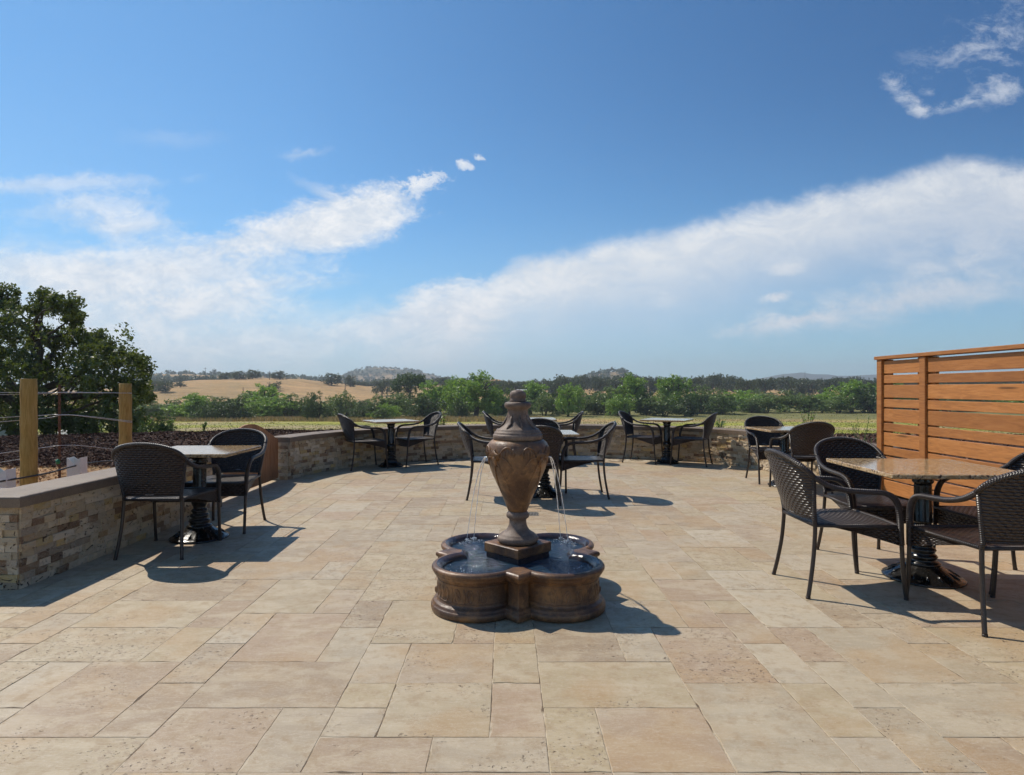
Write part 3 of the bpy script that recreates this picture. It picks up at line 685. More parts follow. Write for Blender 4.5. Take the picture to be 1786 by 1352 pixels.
# ------------------------------------------------------------------ chairs
def rim(a):
    c=max(0.0,math.cos(a)); return Vector((.258*math.sin(a),-.262-.138*c**.9,.735+.130*c**.85))
def make_chair():
    root=empty('wicker_armchair'); tag(root,None,'chair',None)
    # back panel
    def back(u,v):
        a=(u-.5)*math.pi; r=rim(a); s=math.sin(a); bt=Vector((.212*s,-.236-.035*(1-s*s),.472)); p=bt.lerp(r,v); 
        p.y-=.016*math.sin(math.pi*v)*(1-abs(s)**2); return p
    NU,NV=40,26; vs=[];uv=[];fs=[]
    for side in (0,1):
        for j in range(NV+1):
            for i in range(NU+1):
                u,v=i/NU,j/NV; p=back(u,v); e=.004
                q=back(min(1,u+.01),v)-back(max(0,u-.01),v); r_=back(u,min(1,v+.01))-back(u,max(0,v-.01)); n=q.cross(r_)
                n=n.normalized() if n.length>1e-9 else Vector((0,-1,0))
                vs.append(p+n*(e if side else -e)); uv.append((p.x+ .3,p.z))
    K=(NU+1)*(NV+1)
    for side in (0,1):
        for j in range(NV):
            for i in range(NU):
                a=side*K+j*(NU+1)+i; q=(a,a+1,a+NU+2,a+NU+1); fs.append(q if side else q[::-1])
    for i in range(NU): fs.append((i,i+1,K+i+1,K+i))
    b=MB(); b.add(vs,fs,uv=uv,smooth=True); bk=b.build('backrest',m_weave,root)
    b=MB(); b.box(-.03,.03,-.279,-.2745,.478,.492,.001); b.build('maker_tag',m_wire,bk)
    b=MB(); b.tube([rim((k/28-.5)*math.pi) for k in range(29)],.0165,10); b.build('top_rail',m_wrap,root)
    b=MB(); b.tube([(-.212,-.236,.472),(-.1,-.262,.472),(0,-.271,.472),(.1,-.262,.472),(.212,-.236,.472)],.010,8); b.build('back_rail',m_wrap,root)
    for s in (-1,1):
        j=rim(math.pi/2)
        arm=smooth_path([(s*j.x,j.y,j.z),(s*.272,-.19,.690),(s*.281,-.09,.662),(s*.284,.03,.652),(s*.284,.13,.646),(s*.281,.195,.622),(s*.277,.232,.570),(s*.272,.248,.50),(s*.268,.255,.40),(s*.266,.262,.33)],5)
        n=len(arm); b=MB(); b.tube(arm,[.0165+.0035*math.sin(math.pi*min(1,max(0,(i/n-.45)/.5))) for i in range(n)],10); b.build('arm',m_wrap,root)
        b=MB(); b.tube(smooth_path([(s*.266,.262,.335),(s*.265,.268,.22),(s*.265,.278,.1),(s*.266,.290,.004)],4),.0125,10); b.tube([(s*.266,.290,.012),(s*.266,.290,0)],.014,10); b.build('leg',m_frame,root)
        b=MB(); b.tube(smooth_path([(s*.213,-.234,.47),(s*.216,-.234,.40),(s*.222,-.246,.25),(s*.234,-.27,.1),(s*.244,-.29,.004)],4),.0125,10); b.tube([(s*.244,-.29,.012),(s*.244,-.29,0)],.014,10); b.build('leg',m_frame,root)
        b=MB(); b.tube([(s*.2135,-.234,.43),(s*.2125,-.236,.472),(s*.235,-.25,.60),(s*.2575,-.262,.735)],.0135,10); b.build('back_post',m_wrap,root)
    # seat
    def seat(u,v):
        y=-.235+.497*v; hw=.212+.046*v; x=(u-.5)*2*hw; return Vector((x,y,.447-.012*math.sin(math.pi*u)*math.sin(math.pi*v)-.012*max(0,v-.85)/.15))
    b=MB(); b.grid(seat,18,18,(.5,.5)); b.grid(lambda u,v: seat(u,v)-Vector((0,0,.014)),18,18,(.5,.5),flip=True); b.build('seat',m_weave,root)
    b=MB(); b.tube([(-.212,-.236,.436),(.212,-.236,.436)],.0125,8); b.tube([(.213,-.236,.436),(.262,.258,.436)],.0125,8); b.tube([(-.213,-.236,.436),(-.262,.258,.436)],.0125,8); b.tube(smooth_path([(-.262,.258,.436),(0,.272,.436),(.262,.258,.436)],5),.014,8); b.build('seat_frame',m_wrap,root)
    # woven apron under the front and sides
    b=MB(); fr=lambda u,v: Vector(((u-.5)*.52,.262+.012*math.sin(math.pi*u),.43-.105*v))
    b.grid(fr,16,4,(.52,.1)); b.grid(lambda u,v: fr(u,v)-Vector((0,.008,0)),16,4,(.52,.1),flip=True)
    for s in (-1,1):
        sd=lambda u,v,s=s: Vector((s*(.266-.045*u),.258-.40*u,.43-.105*v*(1-u)**1.2-.004))
        b.grid(sd,14,4,(.4,.1)); b.grid(lambda u,v: sd(u,v)-Vector((s*.007,0,0)),14,4,(.4,.1),flip=True)
    b.build('apron',m_weave,root)
    return root
chair0=make_chair(); first=[True]
def place_chair(x,y,rz,label,group=None):
    o=chair0 if first[0] else copy_tree(chair0); first[0]=False
    o.location=(x,y,.0015); o.rotation_euler=(0,0,R(rz)); tag(o,label,'chair',group or 'wicker armchairs around the tables')
# facing: 0 = +Y (away from the camera), 180 = towards the camera, -90 = to the right, 90 = to the left
CH=[(-2.70,4.86,1,'wicker armchair at the near left table, its woven back turned to the viewer'),
(-2.62,5.66,183,'wicker armchair beyond the near left table, in front of the wooden gate'),
(-2.36,9.86,-58,'left-hand wicker armchair of the pair at the far left table'),
(-1.60,10.30,122,'right-hand wicker armchair of the pair at the far left table'),
(-.23,7.25,-88,'wicker armchair left of the middle table, half hidden behind the urn'),
(.82,7.32,91,'wicker armchair right of the middle table behind the fountain, seen from the side'),
(.27,6.95,2,'wicker armchair right behind the urn with its back to the viewer'),
(.38,7.76,182,'wicker armchair on the far side of the middle table, ribbed inner back showing'),
(-.10,10.72,-90,'wicker armchair left of the far middle table, peeping out left of the urn neck'),
(.83,10.72,88,'wicker armchair right of the far middle table by the curved wall'),
(2.27,10.69,-117,'left-hand wicker armchair of the pair at the far right table'),
(3.00,10.30,62,'right-hand wicker armchair of the pair at the far right table'),
(3.56,8.46,178,'wicker armchair facing the viewer at the corner table near the sunlit wall'),
(3.60,7.68,0,'wicker armchair turned away from the viewer at the corner table near the sunlit wall'),
(2.08,3.97,-90,'wicker armchair left of the near right table, seen from the side'),
(2.66,4.58,181,'wicker armchair on the far side of the near right table, facing the viewer'),
(2.66,3.45,1,'wicker armchair nearest the camera at the right edge, its back to the viewer'),
(3.24,4.07,91,'wicker armchair against the slatted screen, facing left across the near right table')]
CH[2]=(CH[2][0],CH[2][1],-58,CH[2][3]); CH[10]=(2.27,10.69,-117,CH[10][3])
for c in CH: place_chair(*c)

# ------------------------------------------------------------------ tables
def make_table(size,base_r):
    root=empty('bistro_table'); s=size/2
    b=MB(); b.box(-s,s,-s,s,.722,.750,.005); b.build('tabletop',m_granite,root)
    b=MB(); b.box(-.16,.16,-.16,.16,.708,.7215,.002); b.build('mounting_plate',m_iron,root)
    fl=lambda a,z: 1-.045*(1+math.cos(a*16))*.5
    k=base_r/.245
    b=MB(); b.lathe([(.245*k,0),(.248*k,.006),(.245*k,.014),(.225*k,.018),(.215*k,.026),(.20*k,.034),(.165*k,.055),(.13*k,.075),(.108,.088),(.10,.095)],64,mod=lambda a,z: 1+(.02*math.cos(a*24) if .02<z<.07 else 0)); 
    for q in range(16):
        a=q/16*2*math.pi; r=.185*k; b.tube([(r*math.cos(a)*.8,r*math.sin(a)*.8,.062),(r*math.cos(a),r*math.sin(a),.047),(r*math.cos(a)*1.15,r*math.sin(a)*1.15,.030)],[.004,.008,.004],6)
    b.build('base',m_iron,root)
    b=MB(); b.lathe([(.10,.094),(.104,.104),(.09,.116),(.07,.124),(.078,.136),(.086,.148),(.078,.160),(.062,.168),(.068,.18),(.078,.192),(.070,.204),(.055,.212),(.060,.224),(.068,.234),(.058,.246),(.048,.254),(.052,.27),(.062,.29),(.068,.315),(.066,.34),(.058,.358),(.050,.366)],40); b.build('turned_stem',m_iron,root)
    b=MB(); b.lathe([(.050,.366),(.056,.376),(.052,.386),(.052,.62),(.050,.632)],64,mod=lambda a,z: fl(a,z) if .39<z<.625 else 1)
    b.lathe([(.050,.631),(.060,.640),(.064,.650),(.056,.662),(.062,.676),(.074,.692),(.085,.708)],40); b.build('column',m_iron,root)
    return root
T=[(-2.66,5.25,2,.76,.23,'square granite-topped pedestal table beside the near left wall'),
(-1.98,10.08,30,.74,.20,'square granite-topped pedestal table at the far left bend of the curved wall'),
(.38,7.36,2,.76,.23,'square granite-topped pedestal table behind the fountain, ringed by four chairs'),
(.37,10.72,1,.76,.20,'square granite-topped pedestal table farthest away, behind the urn neck by the wall'),
(2.64,10.50,-28,.74,.20,'square granite-topped pedestal table at the far right by the curved wall'),
(3.58,8.08,3,.74,.21,'square granite-topped pedestal table between two chairs near the screen corner'),
(2.76,4.14,-3,.88,.238,'larger square granite-topped table at the near right, ringed by four chairs')]
proto={}
for x,y,rz,sz,br,lab in T:
    key=(sz,br)
    o=make_table(sz,br) if key not in proto else copy_tree(proto[key]); proto.setdefault(key,o)
    o.location=(x,y,.0015); o.rotation_euler=(0,0,R(rz)); tag(o,lab,'table','granite bistro tables')

# ------------------------------------------------------------------ fountain
FX,FY=.036,3.83
def make_fountain():
    root=empty('fountain',(FX,FY,0)); tag(root,'brown cast-stone fountain, a tall lidded urn pouring water into a clover-shaped basin','fountain')
    c=.237;RC=.251;D=math.hypot(c,c)
    def rad(t,o,dia=True,disc=0.0):
        best=disc
        for q in range(4):
            a=math.pi/4+q*math.pi/2; cd=D*math.cos(t-a); k=(RC+o)**2-D*D+cd*cd
            if k>=0 and cd>0: best=max(best,cd+math.sqrt(k))
        if dia:
            hd=.082+o*1.3; m=.412
            for q in range(4):
                a=q*math.pi/2; ct=math.cos(t-a);sn=abs(math.sin(t-a))
                if ct>0:
                    r=(m+hd)/(ct+sn)
                    if r*ct>=m: best=max(best,r)
                    # side corner cut
        return best
    def smooth(rs,k=1):
        for _ in range(k): rs=[(rs[i-1]+2*rs[i]+rs[(i+1)%len(rs)])/4 for i in range(len(rs))]
        return rs
    N=1080
    th=[2*math.pi*i/N for i in range(N)]
    prof=[(.004,0),(.014,.004),(.018,.016),(.018,.036),(.013,.044),(.006,.047),(.006,.054),(-.002,.062),(-.014,.066),(-.018,.072),(-.020,.080),(-.020,.190),(-.016,.196),(-.010,.199),(-.010,.206),(-.002,.211),(.003,.219),(.003,.227),(.010,.231),(.014,.238),(.014,.248),(.009,.256),(0,.260)]
    def ringset(b,prof,dia,disc,smn=1,inward=False):
        vs=[];uv=[];L=0
        for i,(o,z) in enumerate(prof):
            rs=smooth([rad(t,o,dia,disc+ (o if disc else 0)) for t in th],smn)
            if i: L+=math.hypot(o-prof[i-1][0],z-prof[i-1][1])
            for t,r in zip(th,rs): vs.append((r*math.cos(t),r*math.sin(t),z)); uv.append((t*.5,L))
        fs=[(i*N+k,i*N+(k+1)%N,(i+1)*N+(k+1)%N,(i+1)*N+k) for i in range(len(prof)-1) for k in range(N)]
        b.add(vs,fs,uv=uv,smooth=True); return len(prof)
    b=MB(); ringset(b,prof,True,0); ob=b.build('basin',m_font,root)
    # rim top and the inside
    b=MB(); vs=[];o1=smooth([rad(t,0) for t in th],1)
    inner=lambda o: smooth([rad(t,o,False,.360+o*.8) for t in th],3)
    rings=[(o1,.2605),(inner(-.009),.2625),(inner(-.014),.262),(inner(-.034),.256),(inner(-.050),.244),(inner(-.058),.225),(inner(-.058),.10)]
    rings[1]=([min(a-.004,b_) for a,b_ in zip(o1,rings[1][0])],.2625)
    for rs,z in rings:
        for t,r in zip(th,rs): vs.append((r*math.cos(t),r*math.sin(t),z))
    fs=[(i*N+k,i*N+(k+1)%N,(i+1)*N+(k+1)%N,(i+1)*N+k) for i in range(len(rings)-1) for k in range(N)]
    mi=[0]*0
    b.add(vs[:3*N],[f for f in fs if max(f)<3*N],smooth=True)
    b.build('rim',m_font,root)
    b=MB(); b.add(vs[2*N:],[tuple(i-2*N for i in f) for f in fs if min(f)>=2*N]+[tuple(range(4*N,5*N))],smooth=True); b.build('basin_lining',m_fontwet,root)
    # raised scrollwork on the lobes
    rl=MB()
    for q in range(4):
        a0=math.pi/4+q*math.pi/2
        cx,cy=c*math.copysign(1,math.cos(a0)),c*math.copysign(1,math.sin(a0))
        def P(al,z): 
            r=RC-.021; return (cx+r*math.cos(al),cy+r*math.sin(al),z)
        for k in range(-3,4):
            am=a0+k*.33
            rl.tube([P(am+.075*math.cos(s),.130+.034*math.sin(s)) for s in [i/16*2*math.pi for i in range(16)]],.0045,6,closed=True)
            rl.tube([P(am+.05*math.sin(s*1.5)*(1 if k%2 else -1),.095+.08*s/4) for s in [i*.4 for i in range(10)]],[.002,.004,.005,.005,.004,.004,.005,.005,.004,.002],6)
            rl.tube([P(am+.185+.03*math.sin(s),.092+.086*s/4) for s in [i*.5 for i in range(8)]],.0035,6)
        for z in (.086,.184): rl.tube([P(a0-1.75+3.5*i/40,z) for i in range(41)],.0035,6)
    rl.build('scroll_relief',m_font,root)
    # water
    b=MB(); rs=inner(-.057); vs=[(0,0,.227)]; K=26
    for j in range(1,K+1):
        for t,r in zip(th[::4],rs[::4]):
            q=r*j/K; x,y=q*math.cos(t),q*math.sin(t)
            dz=0
            for sx,sy in ((-.345,.40),(-.30,.36),(.345,.37),(.30,.40)):
                dd=math.hypot(x-sx,y-sy); dz+=.004*math.sin(dd*95)*math.exp(-dd*9)
            vs.append((x,y,.227+dz*(1 if j<K else 0)))
    n=N//4; fs=[(0,1+k,1+(k+1)%n) for k in range(n)]+[(1+j*n+k,1+j*n+(k+1)%n,1+(j+1)*n+(k+1)%n,1+(j+1)*n+k)[::-1] for j in range(K-1) for k in range(n)]
    b.add(vs,fs,smooth=True); b.build('water',m_water,root)
    # plinth: a block turned 45 degrees
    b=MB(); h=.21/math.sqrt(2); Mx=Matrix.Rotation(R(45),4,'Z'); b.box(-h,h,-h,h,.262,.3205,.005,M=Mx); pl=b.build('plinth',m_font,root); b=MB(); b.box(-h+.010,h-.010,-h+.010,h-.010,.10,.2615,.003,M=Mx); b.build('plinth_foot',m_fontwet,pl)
    b=MB(); b.lathe([(.112,.3208),(.120,.325),(.127,.336),(.127,.350),(.120,.361),(.108,.366),(.106,.372),(.098,.376),(.088,.382),(.074,.393),(.063,.408),(.056,.426),(.053,.445),(.053,.462),(.060,.467),(.069,.474),(.071,.486),(.069,.498),(.061,.505),(.058,.512)],64); b.build('pedestal',m_lid,root)
    b=MB()
    def bm(a,z): return 1+.006*math.sin(a*3+z*9)+.004*math.sin(a*7+z*31)
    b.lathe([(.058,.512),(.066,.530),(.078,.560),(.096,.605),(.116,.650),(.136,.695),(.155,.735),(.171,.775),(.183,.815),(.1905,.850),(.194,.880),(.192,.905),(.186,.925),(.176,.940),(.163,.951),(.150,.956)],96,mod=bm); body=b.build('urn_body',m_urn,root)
    # leaf relief and spout masks on the shoulder
    pr=[(.078,.560),(.116,.650),(.155,.735),(.171,.775),(.183,.815),(.1905,.850),(.194,.880),(.192,.905),(.186,.925),(.176,.940)]
    rz=lambda z: float(np.interp(z,[p[1] for p in pr],[p[0] for p in pr]))
    b=MB()
    def S(a,z,e=0): r=rz(z)+e; return (r*math.cos(a),r*math.sin(a),z)
    for q in range(4):
        a0=math.pi/4+q*math.pi/2+ (0)
        for s in (-1,1):
            b.tube([S(a0+s*(.10+.62*t),.855+.075*math.sin(t*2.6)-.02*t,.001) for t in [i/14 for i in range(15)]],[.0025+.006*math.sin(math.pi*i/14) for i in range(15)],8,flat=.8)
            b.tube([S(a0+s*(.08+.5*t),.845+.035*math.sin(t*3.0)-.05*t,.001) for t in [i/12 for i in range(13)]],[.002+.005*math.sin(math.pi*i/12) for i in range(13)],8,flat=.8)
            for w in range(5):
                t=.25+w*.15; b.tube([S(a0+s*(.10+.62*t),.855+.07*math.sin(t*2.6),.001),S(a0+s*(.13+.62*t),.845+.04*math.sin(t*2.6),.003),S(a0+s*(.10+.60*t),.828+.02*t,.0)],[.003,.005,.001],6)
            b.tube([S(a0+s*(.05+.35*t),.83-.20*t,.0) for t in [i/10 for i in range(11)]],[.007-.005*i/10 for i in range(11)],8)
        for k in range(6):
            t=k/5; b.tube([S(a0,.905-.02*t,.003),S(a0+(t-.5)*.35,.872,.010),S(a0+(t-.5)*.22,.835,.003)],[.003,.006,.002],8)
        b.tube([S(a0,.80,0),S(a0,.84,.006),S(a0,.862,.012)],[.006,.014,.010],10)
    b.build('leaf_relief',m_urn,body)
    b=MB(); b.lathe([(.150,.9565),(.154,.960),(.1545,.984),(.152,.988),(.146,.990),(.146,.998),(.143,1.004),(.136,1.007),(.134,1.016),(.128,1.022),(.120,1.026),(.108,1.034),(.094,1.046),(.082,1.060),(.073,1.076),(.067,1.096),(.064,1.12),(.0635,1.140),(.068,1.147),(.078,1.152),(.083,1.160),(.084,1.170),(.081,1.180),(.074,1.186),(.060,1.189)],72)
    for q in range(8):
        a=q*math.pi/4+.2; b.tube([(.124*math.cos(a),.124*math.sin(a),1.026),(.094*math.cos(a+.06),.094*math.sin(a+.06),1.052),(.074*math.cos(a-.04),.074*math.sin(a-.04),1.080),(.066*math.cos(a),.066*math.sin(a),1.108)],[.003,.010,.009,.002],8,flat=.7)
    b.build('lid',m_lid,root)
    b=MB(); b.lathe([(.050,1.1895),(.052,1.196),(.046,1.203),(.049,1.214),(.051,1.230),(.047,1.246),(.036,1.257),(.018,1.262),(.002,1.263)],48,mod=lambda a,z: 1+.05*abs(math.sin(a*4+z*22))-.02); b.build('finial',m_lid,root)
    # falling water: four arcs
    jets=[((-.190,.03,.842),(-.30,.40)),((-.190,.03,.842),(-.345,.36)),((.190,.02,.845),(.300,.42)),((.190,.02,.845),(.345,.36))]
    rg=random.Random(3)
    for k,((x,y,z),(ex,ey)) in enumerate(jets):
        pts=[];rr=[]
        for i in range(34):
            t=i/33; s=t**.62; pts.append((x+(ex-x)*s+rg.gauss(0,.0006),y+(ey-y)*s+rg.gauss(0,.0006),z+.012*math.sin(min(1,t*9)*math.pi)*.5-(z-.226)*t**1.15*(1) )); rr.append((.0038-.0022*t)*(1+.25*math.sin(i*1.7+k)))
        b=MB(); b.tube(pts,rr,7); b.build('water_jet',m_stream,root)
    b=MB()
    for (sx,sy,n_,sp) in ((-.345,.36,110,.032),(-.30,.40,110,.032),(.345,.36,110,.032),(.30,.42,110,.036),(-.33,-.33,26,.06),(.36,-.28,14,.05)):
        for _ in range(n_):
            a=rg.uniform(0,6.28); q=abs(rg.gauss(0,sp)); r=rg.uniform(.001,.0038); px_,py_=sx+q*math.cos(a),sy+q*math.sin(a)
            b.lathe([(r*.3,-r*.5),(r,0),(r*.7,r*.7),(r*.1,r)],6,c=(px_,py_,.2285+(rg.uniform(0,.02) if q<.025 else 0)))
    tag(b.build('foam',m_foam,root),kind='stuff')
make_fountain()

# ------------------------------------------------------------------ floor drain
def make_drain():
    x,y=floor_pt(929,896.5); root=empty('floor_drain',(x,y,0)); tag(root,'small square slotted metal drain set in the tiles behind the urn','drain')
    b=MB(); b.box(-.06,.06,-.085,.085,-.008,.003,.001); b.build('drain_plate',m_drain,root)
    b=MB()
    for k in range(7):
        xx=-.045+k*.015; b.box(xx-.0042,xx+.0042,-.07,.07,.0032,.0042,0)
    b.build('slots',m_dark,root)
make_drain()

# ------------------------------------------------------------------ vineyard row at the left
RX=-4.86
def make_row():
    rng=random.Random(8)
    for y,lab,top in ((6.2,'thick round wooden trellis post nearest the left edge, taller and wider of the two',1.365),(7.75,'round wooden trellis post with a yellow tag and a long dark crack, nearer the gate',1.33)):
        g=gz1(RX,y); root=empty('wooden_post',(RX,y,g)); tag(root,lab,'post','wooden trellis posts')
        b=MB(); h=top-g; pr=[]
        for i in range(24):
            z=-.05+(h+.05)*i/23; pr.append((.074+.0025*math.sin(i*1.3+y)-.004*i/23,z))
        pr.append((.066,h+.004)); b.lathe(pr,28,col=(rng.random(),rng.random(),.2,1),mod=lambda a,z: 1+.012*math.sin(3*a+z*2)); b.build('post_shaft',m_post,root)
        if y>7:
            t=MB(); t.box(.07,.115,-.01,.01,.47,.515,.003); t.build('yellow_tag',m_yellow,root)
            t=MB(); t.tube([(.076*math.cos(a),.076*math.sin(a),.50+.012*math.sin(a)) for a in [i/20*6.283 for i in range(20)]],.003,6,closed=True); t.build('tie_wire',m_rust,root)
    # rusty stake
    g=gz1(RX,6.62); s=empty('metal_stake',(RX,6.62,g)); tag(s,'thin rusty metal stake between the two wooden posts','stake')
    b=MB(); b.box(-.013,.013,-.003,.003,-.05,1.31-g,.001); b.box(-.003,.003,.003,.018,-.05,1.31-g,.001)
    for k in range(18): b.box(-.016,.016,-.007,-.0031,.15+k*.06,.165+k*.06,0)
    b.build('stake_shaft',m_rust,s)
    b=MB(); b.lathe([(.010,.40),(.022,.405),(.024,.43),(.012,.455)],12,c=(-.012,0,0)); b.tube([(-.012,0,.42),(-.04,0,.44)],.006,6); b.build('clip',m_green,s)
    # wires
    ws=[(1.235,1.225,1.215,'top trellis wire, upper strand, strung between the wooden posts'),(1.205,1.232,1.213,'top trellis wire, lower strand, meeting its twin at the rusty stake'),(.99,.99,.86,'second trellis wire down, upper strand, bending at the stake'),(.935,.985,.845,'second trellis wire down, lower strand of the close pair'),(.64,.66,.48,'third trellis wire down, crossing in front of the mulch bank')]
    for z0,z1,z2,lab in ws:
        pts=smooth_path([(RX-.085,.6,z0+.02),(RX-.082,3,z0),(RX-.08,6.2,(z0*2+z1)/3),(RX+.03,6.62,z1),(RX+.04,7.0,z1*.75+z2*.25),(RX+.078,7.75,z2)],8); b=MB(); b.tube(pts,.0032,6); o=b.build('wire',m_wire); tag(o,lab,'wire','trellis wires')
    b=MB(); b.tube([(RX-.085,.6,.52),(RX-.085,6.2,.56)],.003,6); o=b.build('wire',m_wire); tag(o,'lowest trellis wire at the left edge, ending at the nearest wooden post','wire','trellis wires')
    pts=smooth_path([(RX+.1,.6,.40),(RX+.1,4,.40),(RX+.09,5.6,.405),(RX+.085,6.3,.40),(RX+.05,6.8,.42),(RX+.08,7.3,.41),(RX+.10,7.9,.30),(RX+.2,8.4,.12)],8)
    b=MB(); b.tube(pts,.009,8); o=b.build('drip_hose',m_hose); tag(o,'black drip irrigation hose strung low along the trellis row','hose')
    pts=smooth_path([(RX-.3,4.6,.09),(RX+.2,5.1,.10),(RX+.55,5.5,.2),(RX+.35,5.9,.12),(RX-.2,6.1,.08)],8)
    b=MB(); b.tube(pts,.008,8); o=b.build('drip_hose',m_hose); tag(o,'loose curl of black hose lying on the tan ground by the left wall','hose')
    for y,lab,band in ((5.86,'white plant guard carton at the left edge with a thin green band',True),(6.86,'white plant guard carton with a notched top beside the rusty stake',False)):
        g=gz1(RX,y); root=empty('plant_guard',(RX+.02,y,g-.01),R(8)); tag(root,lab,'plant guard','white plant guards')
        b=MB(); w=.07; h=.46; t=.003
        for s in (-1,1):
            # front and back panels with a V notch, side panels straight
            for (o_,i_) in (((s*w),(s*(w-t))),):
                prf=[(-w,0),(w,0),(w,h),(w*.35,h-.035),(0,h-.075),(-w*.35,h-.035),(-w,h)]
                vs=[(x,o_,z) for x,z in prf]+[(x,i_,z) for x,z in prf]; n=len(prf)
                b.add(vs,[tuple(range(n)) if s<0 else tuple(range(n))[::-1],tuple(range(n,2*n))[::-1] if s<0 else tuple(range(n,2*n))]+[(i,(i+1)%n,n+(i+1)%n,n+i) for i in range(n)])
            b.box(min(s*w,s*(w-t)),max(s*w,s*(w-t)),-w+t,w-t,0,h-.004,0)
        b.build('carton',m_white,root)
        if band:
            b=MB(); 
            for s in (-1,1): b.box(-w,w,s*(w+.0012)-.0008,s*(w+.0012)+.0008,.20,.212,0)
            b.build('green_band',m_green,root)
make_row()

# ------------------------------------------------------------------ foliage tools
def leaf_mesh(name,C,rad,per,size,rng,mats,extra=None,flat=1.0):
    """C: clump centres (n,3); rad: clump radii; many small bent leaf quads"""
    n=len(C); tot=n*per; c=np.repeat(C,per,0); r=np.repeat(rad,per)[:,None]
    d=rng.normal(size=(tot,3)); d/=np.linalg.norm(d,axis=1)[:,None]; p=c+d*r*(rng.random((tot,1))**.45)*np.array([1,1,flat])
    a=rng.normal(size=(tot,3)); a/=np.linalg.norm(a,axis=1)[:,None]; b=np.cross(a,rng.normal(size=(tot,3))); b/=np.linalg.norm(b,axis=1)[:,None]
    s=size*(.6+.8*rng.random((tot,1))); a=a*s; b=b*s*.55; nn=np.cross(a,b)/s*.25
    V=np.stack([p-a,p-b*1+nn,p+a,p+b+nn],1).reshape(-1,3); q=np.arange(tot*4).reshape(-1,4)
    verts=V;faces=q; 
    ev,ef,em=([],[],[]) if extra is None else extra
    nv=len(verts); allv=np.concatenate([verts,np.array(ev).reshape(-1,3)]) if len(ev) else verts
    m=bpy.data.meshes.new(name); m.vertices.add(len(allv)); m.vertices.foreach_set('co',allv.ravel())
    loops=list(faces.ravel()); starts=list(range(0,faces.size,4)); mi=[0]*len(faces)
    for f in ef:
        starts.append(len(loops)); loops.extend([nv+i for i in f]); mi.append(1)
    m.loops.add(len(loops)); m.loops.foreach_set('vertex_index',loops); m.polygons.add(len(starts)); m.polygons.foreach_set('loop_start',starts); m.polygons.foreach_set('material_index',mi)
    for x in mats: m.materials.append(x)
    m.update(calc_edges=True); m.validate(); return m
def limb_mb(b,p0,p1,r0,r1,rng,bend=.12,n=6):
    p0=Vector(p0);p1=Vector(p1); L=(p1-p0).length; pts=[];rr=[]
    o=Vector((rng.uniform(-1,1),rng.uniform(-1,1),rng.uniform(-.3,.6)))*L*bend
    for i in range(n+1):
        t=i/n; pts.append(p0.lerp(p1,t)+o*math.sin(math.pi*t)+Vector((rng.gauss(0,1),rng.gauss(0,1),0))*L*.012); rr.append(r0+(r1-r0)*t)
    b.tube(pts,rr,8)

